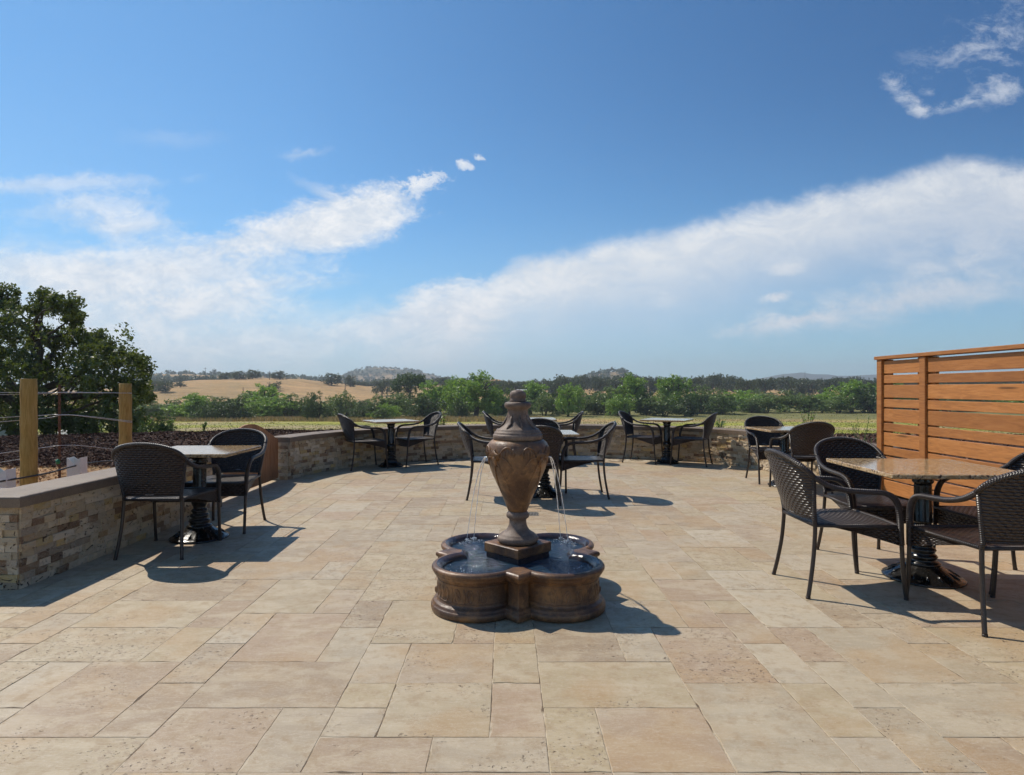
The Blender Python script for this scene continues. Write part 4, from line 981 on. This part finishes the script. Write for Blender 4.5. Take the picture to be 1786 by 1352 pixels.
def big_oak():
    rng=random.Random(12); nr=np.random.default_rng(12); Y=26.0
    def W(px,py,dy=0): y=Y+dy; return ((px-PX0)*y/F_PX,y,CAM_H+(HY-py)*y/F_PX)
    bx,by=-20.6,26.0; g=gz1(bx,by); root=empty('oak_tree',(bx,by,g)); tag(root,'large dark spreading oak behind the trellis posts at the left edge','tree')
    rel=lambda p: (p[0]-bx,p[1]-by,p[2]-g)
    blobs=[(15,520,26),(75,515,22),(62,540,22),(95,535,22),(122,530,20),(128,555,20),(15,560,40),(55,590,40),(105,590,34),(135,580,22),(150,612,32),(168,592,20),(182,606,24),(208,628,28),(238,632,22),(252,650,22),(150,650,46),(95,650,46),(40,645,46),(0,620,50),(195,665,40),(235,680,32),(255,690,18),(225,720,30),(190,725,34),(150,715,40),(100,715,42),(50,710,44),(5,705,50),(240,745,24),(205,755,20),(165,752,20),(245,765,18),(130,745,20),(90,752,16),(30,748,18),(105,738,16),(70,735,16),(150,738,16),(20,735,20),(-20,740,26),(-50,560,50),(-60,640,60),(-50,720,50),(-130,600,60),(-140,690,60),(-220,650,60),(-90,520,34),(-300,700,50),(-170,530,40),(-10,512,22)]
    C=[];Rd=[];tips=[]
    for px,py,r in blobs:
        rm=r*Y/F_PX; dy=rng.uniform(-1,1)*(2.4 if py<740 else 1.0); c=np.array(rel(W(px,py,dy))); tips.append((c,rm))
        k=int(15+25*(rm/.8)**2)
        for i in range(k):
            d=nr.normal(size=3); d/=np.linalg.norm(d); d=d*rm*(nr.random()**.5); q=c+d*np.array([.92,1,.85]); q[1]+=d[1]*.5; q[0]+=(bx/by)*d[1]*1.5; C.append(q); Rd.append(.11+.17*nr.random())
    # background fill of the crown's depth
    for i in range(210):
        x=nr.uniform(-8,5.2); z=nr.uniform(1.6,5.0); 
        if (x/6.8)**2+((z-2.4)/3.3)**2<.85: yy=nr.uniform(-3,3); C.append(np.array([x+(bx/by)*yy-.4,yy,z])); Rd.append(.22+.2*nr.random())
    m=leaf_mesh('crown',np.array(C),np.array(Rd),34,.066,nr,[m_oak]); o=bpy.data.objects.new('crown',m); COL.objects.link(o); o.parent=root
    b=MB(); b.tube([(0,0,-.3),(.05,0,.5),(-.05,.05,1.2),(.1,0,1.9)],[.55,.42,.36,.30],12)
    hubs=[((.1,0,1.8),(2.3,.3,2.9)),((.1,0,1.8),(-1.5,.5,3.6)),((0,0,1.7),(.9,-.4,4.2)),((0,0,1.5),(3.4,.6,1.9)),((0,0,1.5),(-3.5,.2,2.8)),((.1,0,1.9),(.2,1.4,3.8))]
    for a,c in hubs: limb_mb(b,a,c,.2,.11,rng)
    for c,rm in tips:
        h=min((Vector(x[1]) for x in hubs),key=lambda v:(v-Vector(c)).length); limb_mb(b,h,c,.075,.02,rng,.15)
        for _ in range(3):
            d=Vector((rng.gauss(0,1),rng.gauss(0,1),rng.gauss(.2,1))).normalized()*rm*.8; limb_mb(b,c,Vector(c)+d,.02,.008,rng,.1,3)
    b.build('trunk',m_bark,root)
big_oak()

def crown_var(kind,seed,mat):
    """unit tree: height 1, width about 1"""
    nr=np.random.default_rng(seed); rng=random.Random(seed); C=[];Rd=[]
    if kind=='round': lobes0=[(nr.uniform(-.3,.3),nr.uniform(-.3,.3),nr.uniform(.10,.3),nr.uniform(.12,.2)) for _ in range(5)]
    if kind=='bush': lobes=[(nr.uniform(-.32,.32),nr.uniform(-.32,.32),nr.uniform(.12,.68),nr.uniform(.16,.27)) for _ in range(11)]+[(0,0,.76,.2),(.1,.1,.3,.3),(-.15,0,.25,.28)]
    elif kind=='round': lobes=[(nr.uniform(-.30,.30),nr.uniform(-.30,.30),nr.uniform(.28,.78),nr.uniform(.14,.23)) for _ in range(15)]+[(0,0,.82,.17),(0,0,.5,.28)]
    else: lobes=[(nr.uniform(-.40,.40),nr.uniform(-.3,.3),nr.uniform(.45,.82),nr.uniform(.12,.2)) for _ in range(14)]+[(0,0,.84,.14),(0,0,.62,.25)]
    if kind=='round': lobes+=lobes0
    for x,y,z,r in lobes:
        for _ in range(int(12+130*r*r*2)):
            d=nr.normal(size=3); d/=np.linalg.norm(d); C.append(np.array([x,y,z])+d*r*(nr.random()**.4)*np.array([1,1,.9])); Rd.append(.035+.035*nr.random())
    C=np.array(C); C[:,2]=np.clip(C[:,2],.03,.99)
    if kind=='round': C[:,2]=np.where(C[:,2]<.4,C[:,2]*1.0,C[:,2])
    b=MB()
    if kind=='bush':
        for _ in range(4): limb_mb(b,(nr.uniform(-.05,.05),nr.uniform(-.05,.05),-.04),(nr.uniform(-.3,.3),nr.uniform(-.2,.2),.5),.02,.008,rng)
    else:
        limb_mb(b,(0,0,-.05),(.02,0,.45),.045 if kind=='round' else .05,.03,rng,.04)
        for _ in range(6): limb_mb(b,(.02,0,.38),(nr.uniform(-.35,.35),nr.uniform(-.2,.2),.72),.022,.007,rng)
    return leaf_mesh('crown',C,np.array(Rd),16,.022,nr,[mat]), b.mesh('trunk',m_bark), (b.v,b.f)
VAR={}
for nm,kind,mat,k in (('light','round',m_bushl,3),('mid','bush',m_bushm,3),('dark','bush',m_bushd,3),('willow','bush',m_bushl,2),('oak','oak',m_bushd,2)):
    VAR[nm]=[crown_var(kind,100+i*7+len(nm)*13+sum(map(ord,nm)),mat) for i in range(k)]
def joined_var(kind,seed,mat):
    nr=np.random.default_rng(seed); C=[];Rd=[];rng=random.Random(seed)
    for _ in range(16):
        x,y,z,r=nr.uniform(-.38,.38),nr.uniform(-.3,.3),(nr.uniform(.14,.72) if seed%2 else nr.uniform(.25,.8)),nr.uniform(.16,.25)
        for _ in range(12): d=nr.normal(size=3); d/=np.linalg.norm(d); C.append(np.array([x,y,z])+d*r*nr.random()**.4); Rd.append(.05+.04*nr.random())
    b=MB(); limb_mb(b,(0,0,-.08),(0,0,.6),.04,.025,rng,.03)
    for _ in range(3): limb_mb(b,(0,0,.4),(nr.uniform(-.3,.3),0,.7),.02,.01,rng)
    return leaf_mesh('tree',np.array(C),np.array(Rd),10,.034,nr,[mat,m_bark],(b.v,b.f,None))
FAR=[joined_var('oak',500+i,m_farl) for i in range(4)]
LM=[(65,'the nearest wooden post'),(219,'the tagged post'),(300,'the big oak'),(430,'the arched gate'),(560,'the wall\'s start'),(624,'the far left chair'),(686,'the far left table'),(738,'that table\'s right chair'),(830,'the falling water'),(903,'the urn lid'),(990,'the far middle chair'),(1040,'the middle chair'),(1105,'the far right chair'),(1161,'the far right table'),(1218,'its right-hand chair'),(1330,'the corner table'),(1410,'the brown chair back'),(1490,'the ribbed chair back'),(1531,'the screen\'s corner'),(1608,'the screen\'s post')]
def near_lm(px):
    l=min(LM,key=lambda q:abs(q[0]-px)); d=px-l[0]; return ('above ' if abs(d)<=9 else ('just right of ' if d>0 else 'just left of '))+l[1]
usedl={}
WORD={'light':('bright green','tree'),'mid':('grey-green','bush'),'dark':('dark green','bush'),'willow':('fresh green','willow'),'oak':('dark','oak')}
def place_tree(kind,px,w,top,Y,rng,group,row=''):
    x=(px-PX0)*Y/F_PX; g=gz1(x,Y); zt=CAM_H+(HY-top)*Y/F_PX; h=max(1.2,zt-g); wd=w*Y/F_PX
    vi=rng.randrange(len(VAR[kind])); cm,tm,_=VAR[kind][vi]
    root=empty({'light':'broadleaf_tree','mid':'bush','dark':'bush','willow':'willow_bush','oak':'oak_tree'}[kind],(x,Y,g),rng.uniform(0,6.28))
    for nm,me in (('crown',cm),('trunk',tm)):
        o=bpy.data.objects.new(nm,me); COL.objects.link(o); o.parent=root
    kk=rng.uniform(.92,1.16) if kind!='light' else rng.uniform(1.05,1.22); root.scale=(wd*1.14,wd*1.14,h*1.1*kk)
    c,k=WORD[kind]; size='tall ' if h>6 else ('small ' if h<3.4 else ''); shape='wide ' if wd/h>1.25 else ('narrow ' if wd/h<.8 else '')
    lab=f'{size or shape}{c} {k} in the thicket, {row}{near_lm(px)}'
    tag(root,lab,'tree' if kind in('light','oak') else 'bush',group)
    return root
rg=random.Random(31)
front=[('mid',300,44,706,126),('light',338,60,699,122),('dark',395,46,704,112),('dark',352,34,716,108),('mid',372,46,698,133),('mid',430,52,694,134),('light',458,66,681,142),('willow',468,66,695,126),('dark',417,40,706,109),('mid',505,62,694,128),('dark',552,42,697,109),('mid',582,44,696,133),('mid',604,40,694,128),('dark',630,46,707,120),('mid',655,50,694,136),('willow',672,44,704,116),
('dark',668,34,714,108),('mid',694,56,688,140),('oak',714,52,662,190),('dark',735,58,690,122),('light',756,52,671,152),('light',792,56,673,146),('light',830,84,664,132),('mid',868,44,678,150),('dark',800,34,700,124),
('light',925,50,678,152),('mid',905,56,688,146),('mid',950,44,683,142),('dark',972,46,680,152),('light',992,44,681,138),('mid',1012,48,686,146),('dark',1042,46,684,150),('mid',1062,48,678,146),('light',1096,58,668,150),('willow',1080,46,690,140),('dark',1128,50,688,148),('mid',1120,44,680,165),('light',1178,62,664,158),('mid',1158,56,690,144),('dark',1196,44,694,146),
('mid',1222,58,678,160),('dark',1258,56,694,152),('mid',1252,50,681,170),('willow',1296,66,678,166),('mid',1336,54,690,158),('dark',1312,40,700,156),('mid',1368,58,685,166),('mid',1408,50,690,162),('willow',1440,52,684,172),('mid',1462,46,690,160),('light',1486,66,669,164),('dark',1520,54,674,158),('light',1556,60,672,170),('mid',1600,60,684,168),('mid',1650,70,680,172),('dark',1710,60,684,168),('light',1760,70,676,170),('mid',268,50,704,128),('dark',238,50,700,130)]
for k in front: place_tree(k[0],k[1],k[2]*(1.25 if k[1]<640 else 1.12),k[3]-(7 if k[1]<660 else 1),k[4],rg,'trees and bushes of the valley thicket')
px=285
while px<1780:
    if px<900: Y=rg.uniform(140,165); top=rg.uniform(696,706) if px<640 else rg.uniform(684,698)
    else: Y=rg.uniform(175,205); top=rg.uniform(683,692)
    place_tree(rg.choice(['mid','mid','dark','willow','mid']),px,rg.uniform(34,52),top,Y,rg,'trees and bushes of the valley thicket','back row, '); px+=rg.uniform(20,30)
# single oaks on the golden hill
for px,w,top,Y,lab in ((394,22,650,445,'small dark oak at the left end of the golden hill crest'),(418,26,648,440,'dark oak, left one of the close pair on the golden hill crest'),(440,28,648,446,'dark oak, right one of the close pair on the golden hill crest'),(488,26,647,438,'round dark oak standing alone right of centre on the golden hill crest'),(578,36,649,432,'broad dark oak on the right shoulder of the golden hill'),(612,22,652,440,'darker oak at the right foot of the golden hill crest'),(478,24,671,330,'lone dark oak on the slope of the golden hill'),(314,18,673,330,'slim oak at the left foot of the golden hill'),(288,34,675,300,'low dark oak group member beside the big left oak'),(270,30,672,310,'dark oak half hidden behind the big left oak'),(375,7,643,900,'tiny oak on the skyline at the left'),(666,30,660,330,'oak at the right end of the golden hill')):
    x=(px-PX0)*Y/F_PX; g=gz1(x,Y); Y=Y if Y<400 or Y>600 else 405+(Y-430)*.5; x=(px-PX0)*Y/F_PX; g=gz1(x,Y); h=max(w*Y/F_PX*.62,CAM_H+(HY-top)*Y/F_PX-g); o=bpy.data.objects.new('oak_tree',FAR[0 if px in (314,478,666) else 1+2*(px%2)]); COL.objects.link(o); o.location=(x,Y,g); o.scale=(w*Y/F_PX*1.15,w*Y/F_PX*1.15,h*1.1); o.rotation_euler=(0,0,px); tag(o,lab,'tree','oaks on the golden hill')
TP=([640,775,830,900,960,1010,1060,1100,1160,1200,1225,1250,1275,1300,1400,1500,1800],[662,655,660,661,657,652,654,651,655,658,652,647,652,657,656,655,654])
px=625; k=0
while px<1790:
    w=rg.uniform(24,40); Y=rg.uniform(290,430) if px>770 else rg.uniform(440,520); x=(px-PX0)*Y/F_PX; g=gz1(x,Y); top=float(np.interp(px,*TP))+rg.uniform(-1.5,5); h=max(4,CAM_H+(HY-top)*Y/F_PX-g)
    o=bpy.data.objects.new('oak_tree',FAR[k%4]); COL.objects.link(o); o.location=(x,Y,g); o.scale=(w*Y/F_PX,w*Y/F_PX,h); o.rotation_euler=(0,0,rg.uniform(0,6)); tag(o,f'dark oak in the far tree line, {near_lm(px)}','tree','oaks of the far tree line'); px+=rg.uniform(5,10); k+=1
px=250
while px<400:
    w=rg.uniform(22,34); Y=rg.uniform(500,560); x=(px-PX0)*Y/F_PX; g=gz1(x,Y); top=rg.uniform(652,660); h=max(4,CAM_H+(HY-top)*Y/F_PX-g)
    o=bpy.data.objects.new('oak_tree',FAR[k%4]); COL.objects.link(o); o.location=(x,Y,g); o.scale=(w*Y/F_PX,w*Y/F_PX,h); o.rotation_euler=(0,0,rg.uniform(0,6)); tag(o,f'dark oak of the wood behind the hill, {near_lm(px)}','tree','oaks behind the golden hill'); px+=rg.uniform(8,13); k+=1
# woods on the farthest hills read as one mass
def far_woods():
    nr=np.random.default_rng(5)
    N=60000; y=nr.uniform(560,2100,N); x=y*nr.uniform(-.72,.62,N); box=(x>60)&(x<270)&(y>950)&(y<1250)
    thin=(y<1350)&(x>-120)&~box&(nr.random(N)>.12); f=fbm(x*.012,y*.02,77); f2=fbm(x*.03,y*.03,8)
    ok=~thin&(((y<1400)&(f>.42))|((y>=1400)&(f2>.42))|(box&(f2>.3))); x=x[ok][:9000];y=y[ok][:9000]; Rd=nr.uniform(2.5,5,len(x)); C=np.stack([x,y,gz(x,y)+Rd*.8],-1)
    m=leaf_mesh('woods',np.array(C),np.array(Rd),14,2.0,nr,[m_farl],flat=.8); o=bpy.data.objects.new('far_woods',m); COL.objects.link(o); tag(o,kind='stuff',label='patches of dark oak woodland on the farthest hills',cat='woods')
far_woods()

# ------------------------------------------------------------------ ground litter and grass
def litter():
    nr=np.random.default_rng(3)
    def chips(name,n,xr,yr,sz,cols,lab,cat,cond=None,up=.5):
        x=nr.uniform(*xr,n);y=nr.uniform(*yr,n)
        ok=~inside_np(x,y,PATIO)
        if cond is not None: ok&=cond(x,y)
        x=x[ok];y=y[ok];n=len(x);z=gz(x,y)+nr.uniform(0,.03,n)
        a=nr.normal(size=(n,3))*np.array([1,1,.45]);a/=np.linalg.norm(a,axis=1)[:,None];b=np.cross(a,nr.normal(size=(n,3))*.6+np.array([0,0,1]));b/=np.linalg.norm(b,axis=1)[:,None]
        s=sz*(.5+nr.random((n,1)));a*=s;b*=s*.4;p=np.stack([x,y,z],-1);t=np.cross(a,b)/s*.35
        V=np.stack([p-a,p-b,p+a,p+b,p-a*.8+t,p-b*.8+t,p+a*.8+t,p+b*.8+t],1).reshape(-1,3); o=np.arange(n)[:,None]*8
        F=np.concatenate([o+np.array([4,5,6,7]),o+np.array([0,1,5,4]),o+np.array([1,2,6,5]),o+np.array([2,3,7,6]),o+np.array([3,0,4,7])],1).reshape(-1,4)
        m=bpy.data.meshes.new(name);m.vertices.add(len(V));m.vertices.foreach_set('co',V.ravel());m.loops.add(F.size);m.loops.foreach_set('vertex_index',F.ravel());m.polygons.add(len(F));m.polygons.foreach_set('loop_start',np.arange(0,F.size,4));m.update(calc_edges=True)
        ci=np.array(cols)[nr.integers(0,len(cols),n)]*(.7+.6*nr.random((n,1))); c=np.concatenate([ci,np.ones((n,1))],1); at=m.color_attributes.new('Col','FLOAT_COLOR','POINT'); at.data.foreach_set('color',np.repeat(c,8,0).ravel())
        m.materials.append(m_chip);ob=bpy.data.objects.new(name,m);COL.objects.link(ob);tag(ob,lab,cat,kind='stuff')
    mc=[(.13,.066,.045),(.085,.046,.033),(.18,.10,.07),(.055,.032,.024),(.28,.19,.14)]
    chips('mulch',46000,(-13,-2.2),(9.5,16.2),.031,mc,'dark shredded bark mulch banked beyond the left wall','mulch')
    chips('mulch',9000,(4.2,12),(7,15.5),.045,mc,'dark bark mulch in the bed beside the slatted screen','mulch')
    chips('straw',9000,(-9,-3.4),(4.0,9.6),.022,[(.5,.3,.16),(.42,.24,.12),(.6,.42,.26),(.3,.17,.09)],'tan bark crumbs and straw on the ground of the trellis row','straw')
    # grass blades
    def blades(name,n,xf,yr,h,cols,lab):
        y=nr.uniform(0,1,n); y=yr[0]*(yr[1]/yr[0])**y; x=y*nr.uniform(*xf,n); z=gz(x,y); ok=~inside_np(x,y,PATIO); x=x[ok];y=y[ok];z=z[ok];n=len(x)
        a=nr.uniform(0,6.28,n); w=.012*(1+y/14); hh=h*(.5+nr.random(n)); dx=np.cos(a)*w;dy=np.sin(a)*w; lx=nr.normal(0,.25,n)*hh;ly=nr.normal(0,.25,n)*hh
        V=np.stack([np.stack([x-dx,y-dy,z-.02],-1),np.stack([x+dx,y+dy,z-.02],-1),np.stack([x+lx,y+ly,z+hh],-1)],1).reshape(-1,3);F=np.arange(3*n)
        m=bpy.data.meshes.new(name);m.vertices.add(3*n);m.vertices.foreach_set('co',V.ravel());m.loops.add(3*n);m.loops.foreach_set('vertex_index',F);m.polygons.add(n);m.polygons.foreach_set('loop_start',np.arange(0,3*n,3));m.update(calc_edges=True)
        ci=np.array(cols)[nr.integers(0,len(cols),n)]*(.8+.4*nr.random((n,1))); c=np.concatenate([ci,np.ones((n,1))],1); at=m.color_attributes.new('Col','FLOAT_COLOR','POINT'); at.data.foreach_set('color',np.repeat(c,3,0).ravel())
        m.materials.append(m_grass);ob=bpy.data.objects.new(name,m);COL.objects.link(ob);tag(ob,lab,'grass',kind='stuff')
    blades('grass',24000,(-.95,-.02),(16.5,95),.07,[(.21,.22,.045),(.24,.23,.05),(.18,.20,.04),(.26,.22,.08)],'short yellow-green grass of the field at the left')
    blades('grass',30000,(0.02,.95),(16.5,150),.07,[(.22,.22,.05),(.25,.23,.07),(.27,.22,.09),(.19,.20,.045)],'short yellow-green grass of the field at the right')
    blades('dry_grass',24000,(-.75,.05),(103,130),.55,[(.50,.36,.16),(.56,.42,.2),(.40,.33,.12)],'tall golden dry grass in front of the valley thicket')
litter()

# ------------------------------------------------------------------ plants in the beds
def make_plant(x,y,h,n,lab,spike=False,seed=1):
    rng=random.Random(seed); g=gz1(x,y); root=empty('young_plant',(x,y,g)); tag(root,lab,'plant'); b=MB(); s=MB()
    for k in range(n):
        a=rng.uniform(0,6.28); t=rng.uniform(.1,.5 if not spike else .35); hh=h*rng.uniform(.6,1); e=Vector((math.cos(a)*t*hh*.7,math.sin(a)*t*hh*.7,hh)); p=smooth_path([(0,0,0),e*.5+Vector((0,0,.04)),e],4)
        s.tube(p,.0022 if spike else .0035,5)
        for j in range(14 if not spike else 8):
            f=rng.uniform(.15,1) if not spike else rng.uniform(.1,.5); q=p[int(f*(len(p)-1))]; d=Vector((rng.gauss(0,1),rng.gauss(0,1),rng.uniform(0,1))).normalized(); L=rng.uniform(.05,.1)*(1.6 if spike else 1); w=d.cross(Vector((0,0,1))).normalized()*L*(.28 if not spike else .08)
            b.add([q,q+d*L*.5+w,q+d*L,q+d*L*.5-w],[(0,1,2,3)])
        if spike and k%3==0: s.tube([e,e+Vector((0,0,.05))],[.007,.004],6)
    b.build('leaves',m_plant,root); s.build('stems',m_plant if spike else m_bark,root)
for px,Y,h,n,lab,sp in ((770,13.0,.75,14,'leafy young plant beyond the wall right of the far left table',0),(1255,13.2,.55,12,'low leafy plant beyond the curved wall right of the far right table',0),(1408,12.5,.75,9,'thin young plant with a dark tip behind the small right table',0),(1066,13.4,.5,8,'small plant beyond the wall left of the far right table',0),(1500,9.6,.80,12,'tall wispy flowering grass beside the screen corner post',1),(1518,8.6,.55,14,'grey-green tuft at the foot of the screen corner post',1),(176,17.5,.5,7,'thin weed at the top of the mulch bank left of the tagged post',0),(300,15.3,.45,8,'thin dark weed on the mulch bank right of the big oak',0),(355,15.0,.35,7,'low weed on the mulch bank left of the gate',0),(262,16,.5,9,'pale weed under the oak branches beside the tagged post',0)):
    make_plant((px-PX0)*Y/F_PX,Y,h,n,lab,bool(sp),px)

# low dark shrub right of the tagged post
cm,tm,_=VAR['dark'][0]; r_=empty('bush',((258-PX0)*17/F_PX,17.4,gz1((258-PX0)*17/F_PX,17.4)),1.0); r_.scale=(1.1,1.1,.85)
for nm,me in (('crown',cm),('trunk',tm)):
    o=bpy.data.objects.new(nm,me); COL.objects.link(o); o.parent=r_
tag(r_,'low dark bush at the top of the mulch bank right of the tagged post','bush')

# ------------------------------------------------------------------ tarps behind the oak
def tarp(px0,px1,Y,z1,lab,mat,seed):
    x0,x1=(px0-PX0)*Y/F_PX,(px1-PX0)*Y/F_PX; g=gz1((x0+x1)/2,Y); w=x1-x0; rng=random.Random(seed)
    b=MB()
    def f(u,v):
        x=(u-.5)*w; a=abs(v-.5)*2; z=(z1-g)*(1-a**2.2)*(.35+.65*u)*(1-.12*math.sin(u*9)-.06*math.sin(u*31)); return Vector((x,(v-.5)*1.8+.05*math.sin(u*14),max(z,.0)+.015*math.sin(u*23+v*7)))
    b.grid(f,30,24,(1,1)); b.grid(lambda u,v: f(u,v)-Vector((0,0,.012)),30,24,(1,1),flip=True)
    o=b.build('tarp',mat); o.location=((x0+x1)/2,Y,g); tag(o,lab,'tarp')
tarp(92,148,29,-.36,'pale white tarp heaped behind the oak, right of the rusty stake',m_tarp,1)
tarp(-30,34,29,-.05,'pale white tarp heaped at the left edge beneath the oak',m_tarp,2)

# ------------------------------------------------------------------ utility poles and shed
def pole(px,ytop,ybase,Y,lab,arm=True):
    x=(px-PX0)*Y/F_PX; g=gz1(x,Y); h=CAM_H+(HY-ytop)*Y/F_PX-g; root=empty('utility_pole',(x,Y,g)); tag(root,lab,'pole','utility poles on the hills')
    b=MB(); b.tube([(0,0,-.5),(0,0,h)],[.22,.14],8); b.build('mast',m_bark,root)
    if arm:
        b=MB(); b.box(-1.3,1.3,-.08,.08,h-.9,h-.72,0); b.build('crossarm',m_bark,root)
pole(358,641,662,520,'utility pole at the left on the skyline behind the golden hill'); pole(470,647,672,400,'utility pole above the lone slope oak on the golden hill'); pole(602,666,684,300,'utility pole on the right slope of the golden hill')
pole(826,650,662,700,'left one of the twin poles on the skyline left of the urn'); pole(833,652,662,705,'right one of the twin poles on the skyline left of the urn'); pole(1404,648,662,800,'pole on the skyline above the small right table'); pole(424,676,690,280,'short thin pole low on the golden hill',False)
def shed():
    Y=255; x=(910-PX0)*Y/F_PX; g=gz1(x,Y); z=CAM_H+(HY-679.5)*Y/F_PX; h=z-g; root=empty('shed',(x,Y,g)); tag(root,'tiny white-roofed farm shed in the trees just above the urn','shed')
    b=MB(); b.box(-1.8,1.8,-2,2,-.2,h-.7,0); b.build('wall',m_shed,root)
    b=MB(); b.add([(-2.1,-2.3,h-.7),(2.1,-2.3,h-.7),(2.1,2.3,h-.7),(-2.1,2.3,h-.7),(-2.1,0,h),(2.1,0,h)],[(0,1,5,4),(2,3,4,5),(0,4,3),(1,2,5),(3,2,1,0)]); b.build('roof',m_shed,root)
    b=MB(); b.box(-.5,.5,-2.03,-2.003,0,2,0); b.build('door',m_dark,root)
shed()

# ------------------------------------------------------------------ haze
def haze():
    b=MB(); b.box(-3300,3300,-320,3700,-14,140,0); M=Mat('haze_air'); v=M.N('ShaderNodeVolumePrincipled'); v.inputs['Color'].default_value=(.78,.86,.95,1); v.inputs['Density'].default_value=HZ; v.inputs['Anisotropy'].default_value=.2
    M.L(v.outputs[0],M.out.inputs['Volume']); o=b.build('haze',M.m); tag(o,kind='stuff')
HZ=3.2e-4
haze()

# ------------------------------------------------------------------ render settings
vs=scene.view_settings; vs.view_transform='Standard'; vs.look='None'; vs.gamma=1; vs.exposure=0.08
scene.render.engine='CYCLES'; cy=scene.cycles; cy.use_denoising=True; cy.use_adaptive_sampling=True; cy.adaptive_threshold=.025; cy.adaptive_min_samples=16; cy.max_bounces=6; cy.diffuse_bounces=3; cy.glossy_bounces=3; cy.transmission_bounces=4; cy.transparent_max_bounces=6; cy.volume_bounces=0; cy.sample_clamp_indirect=6
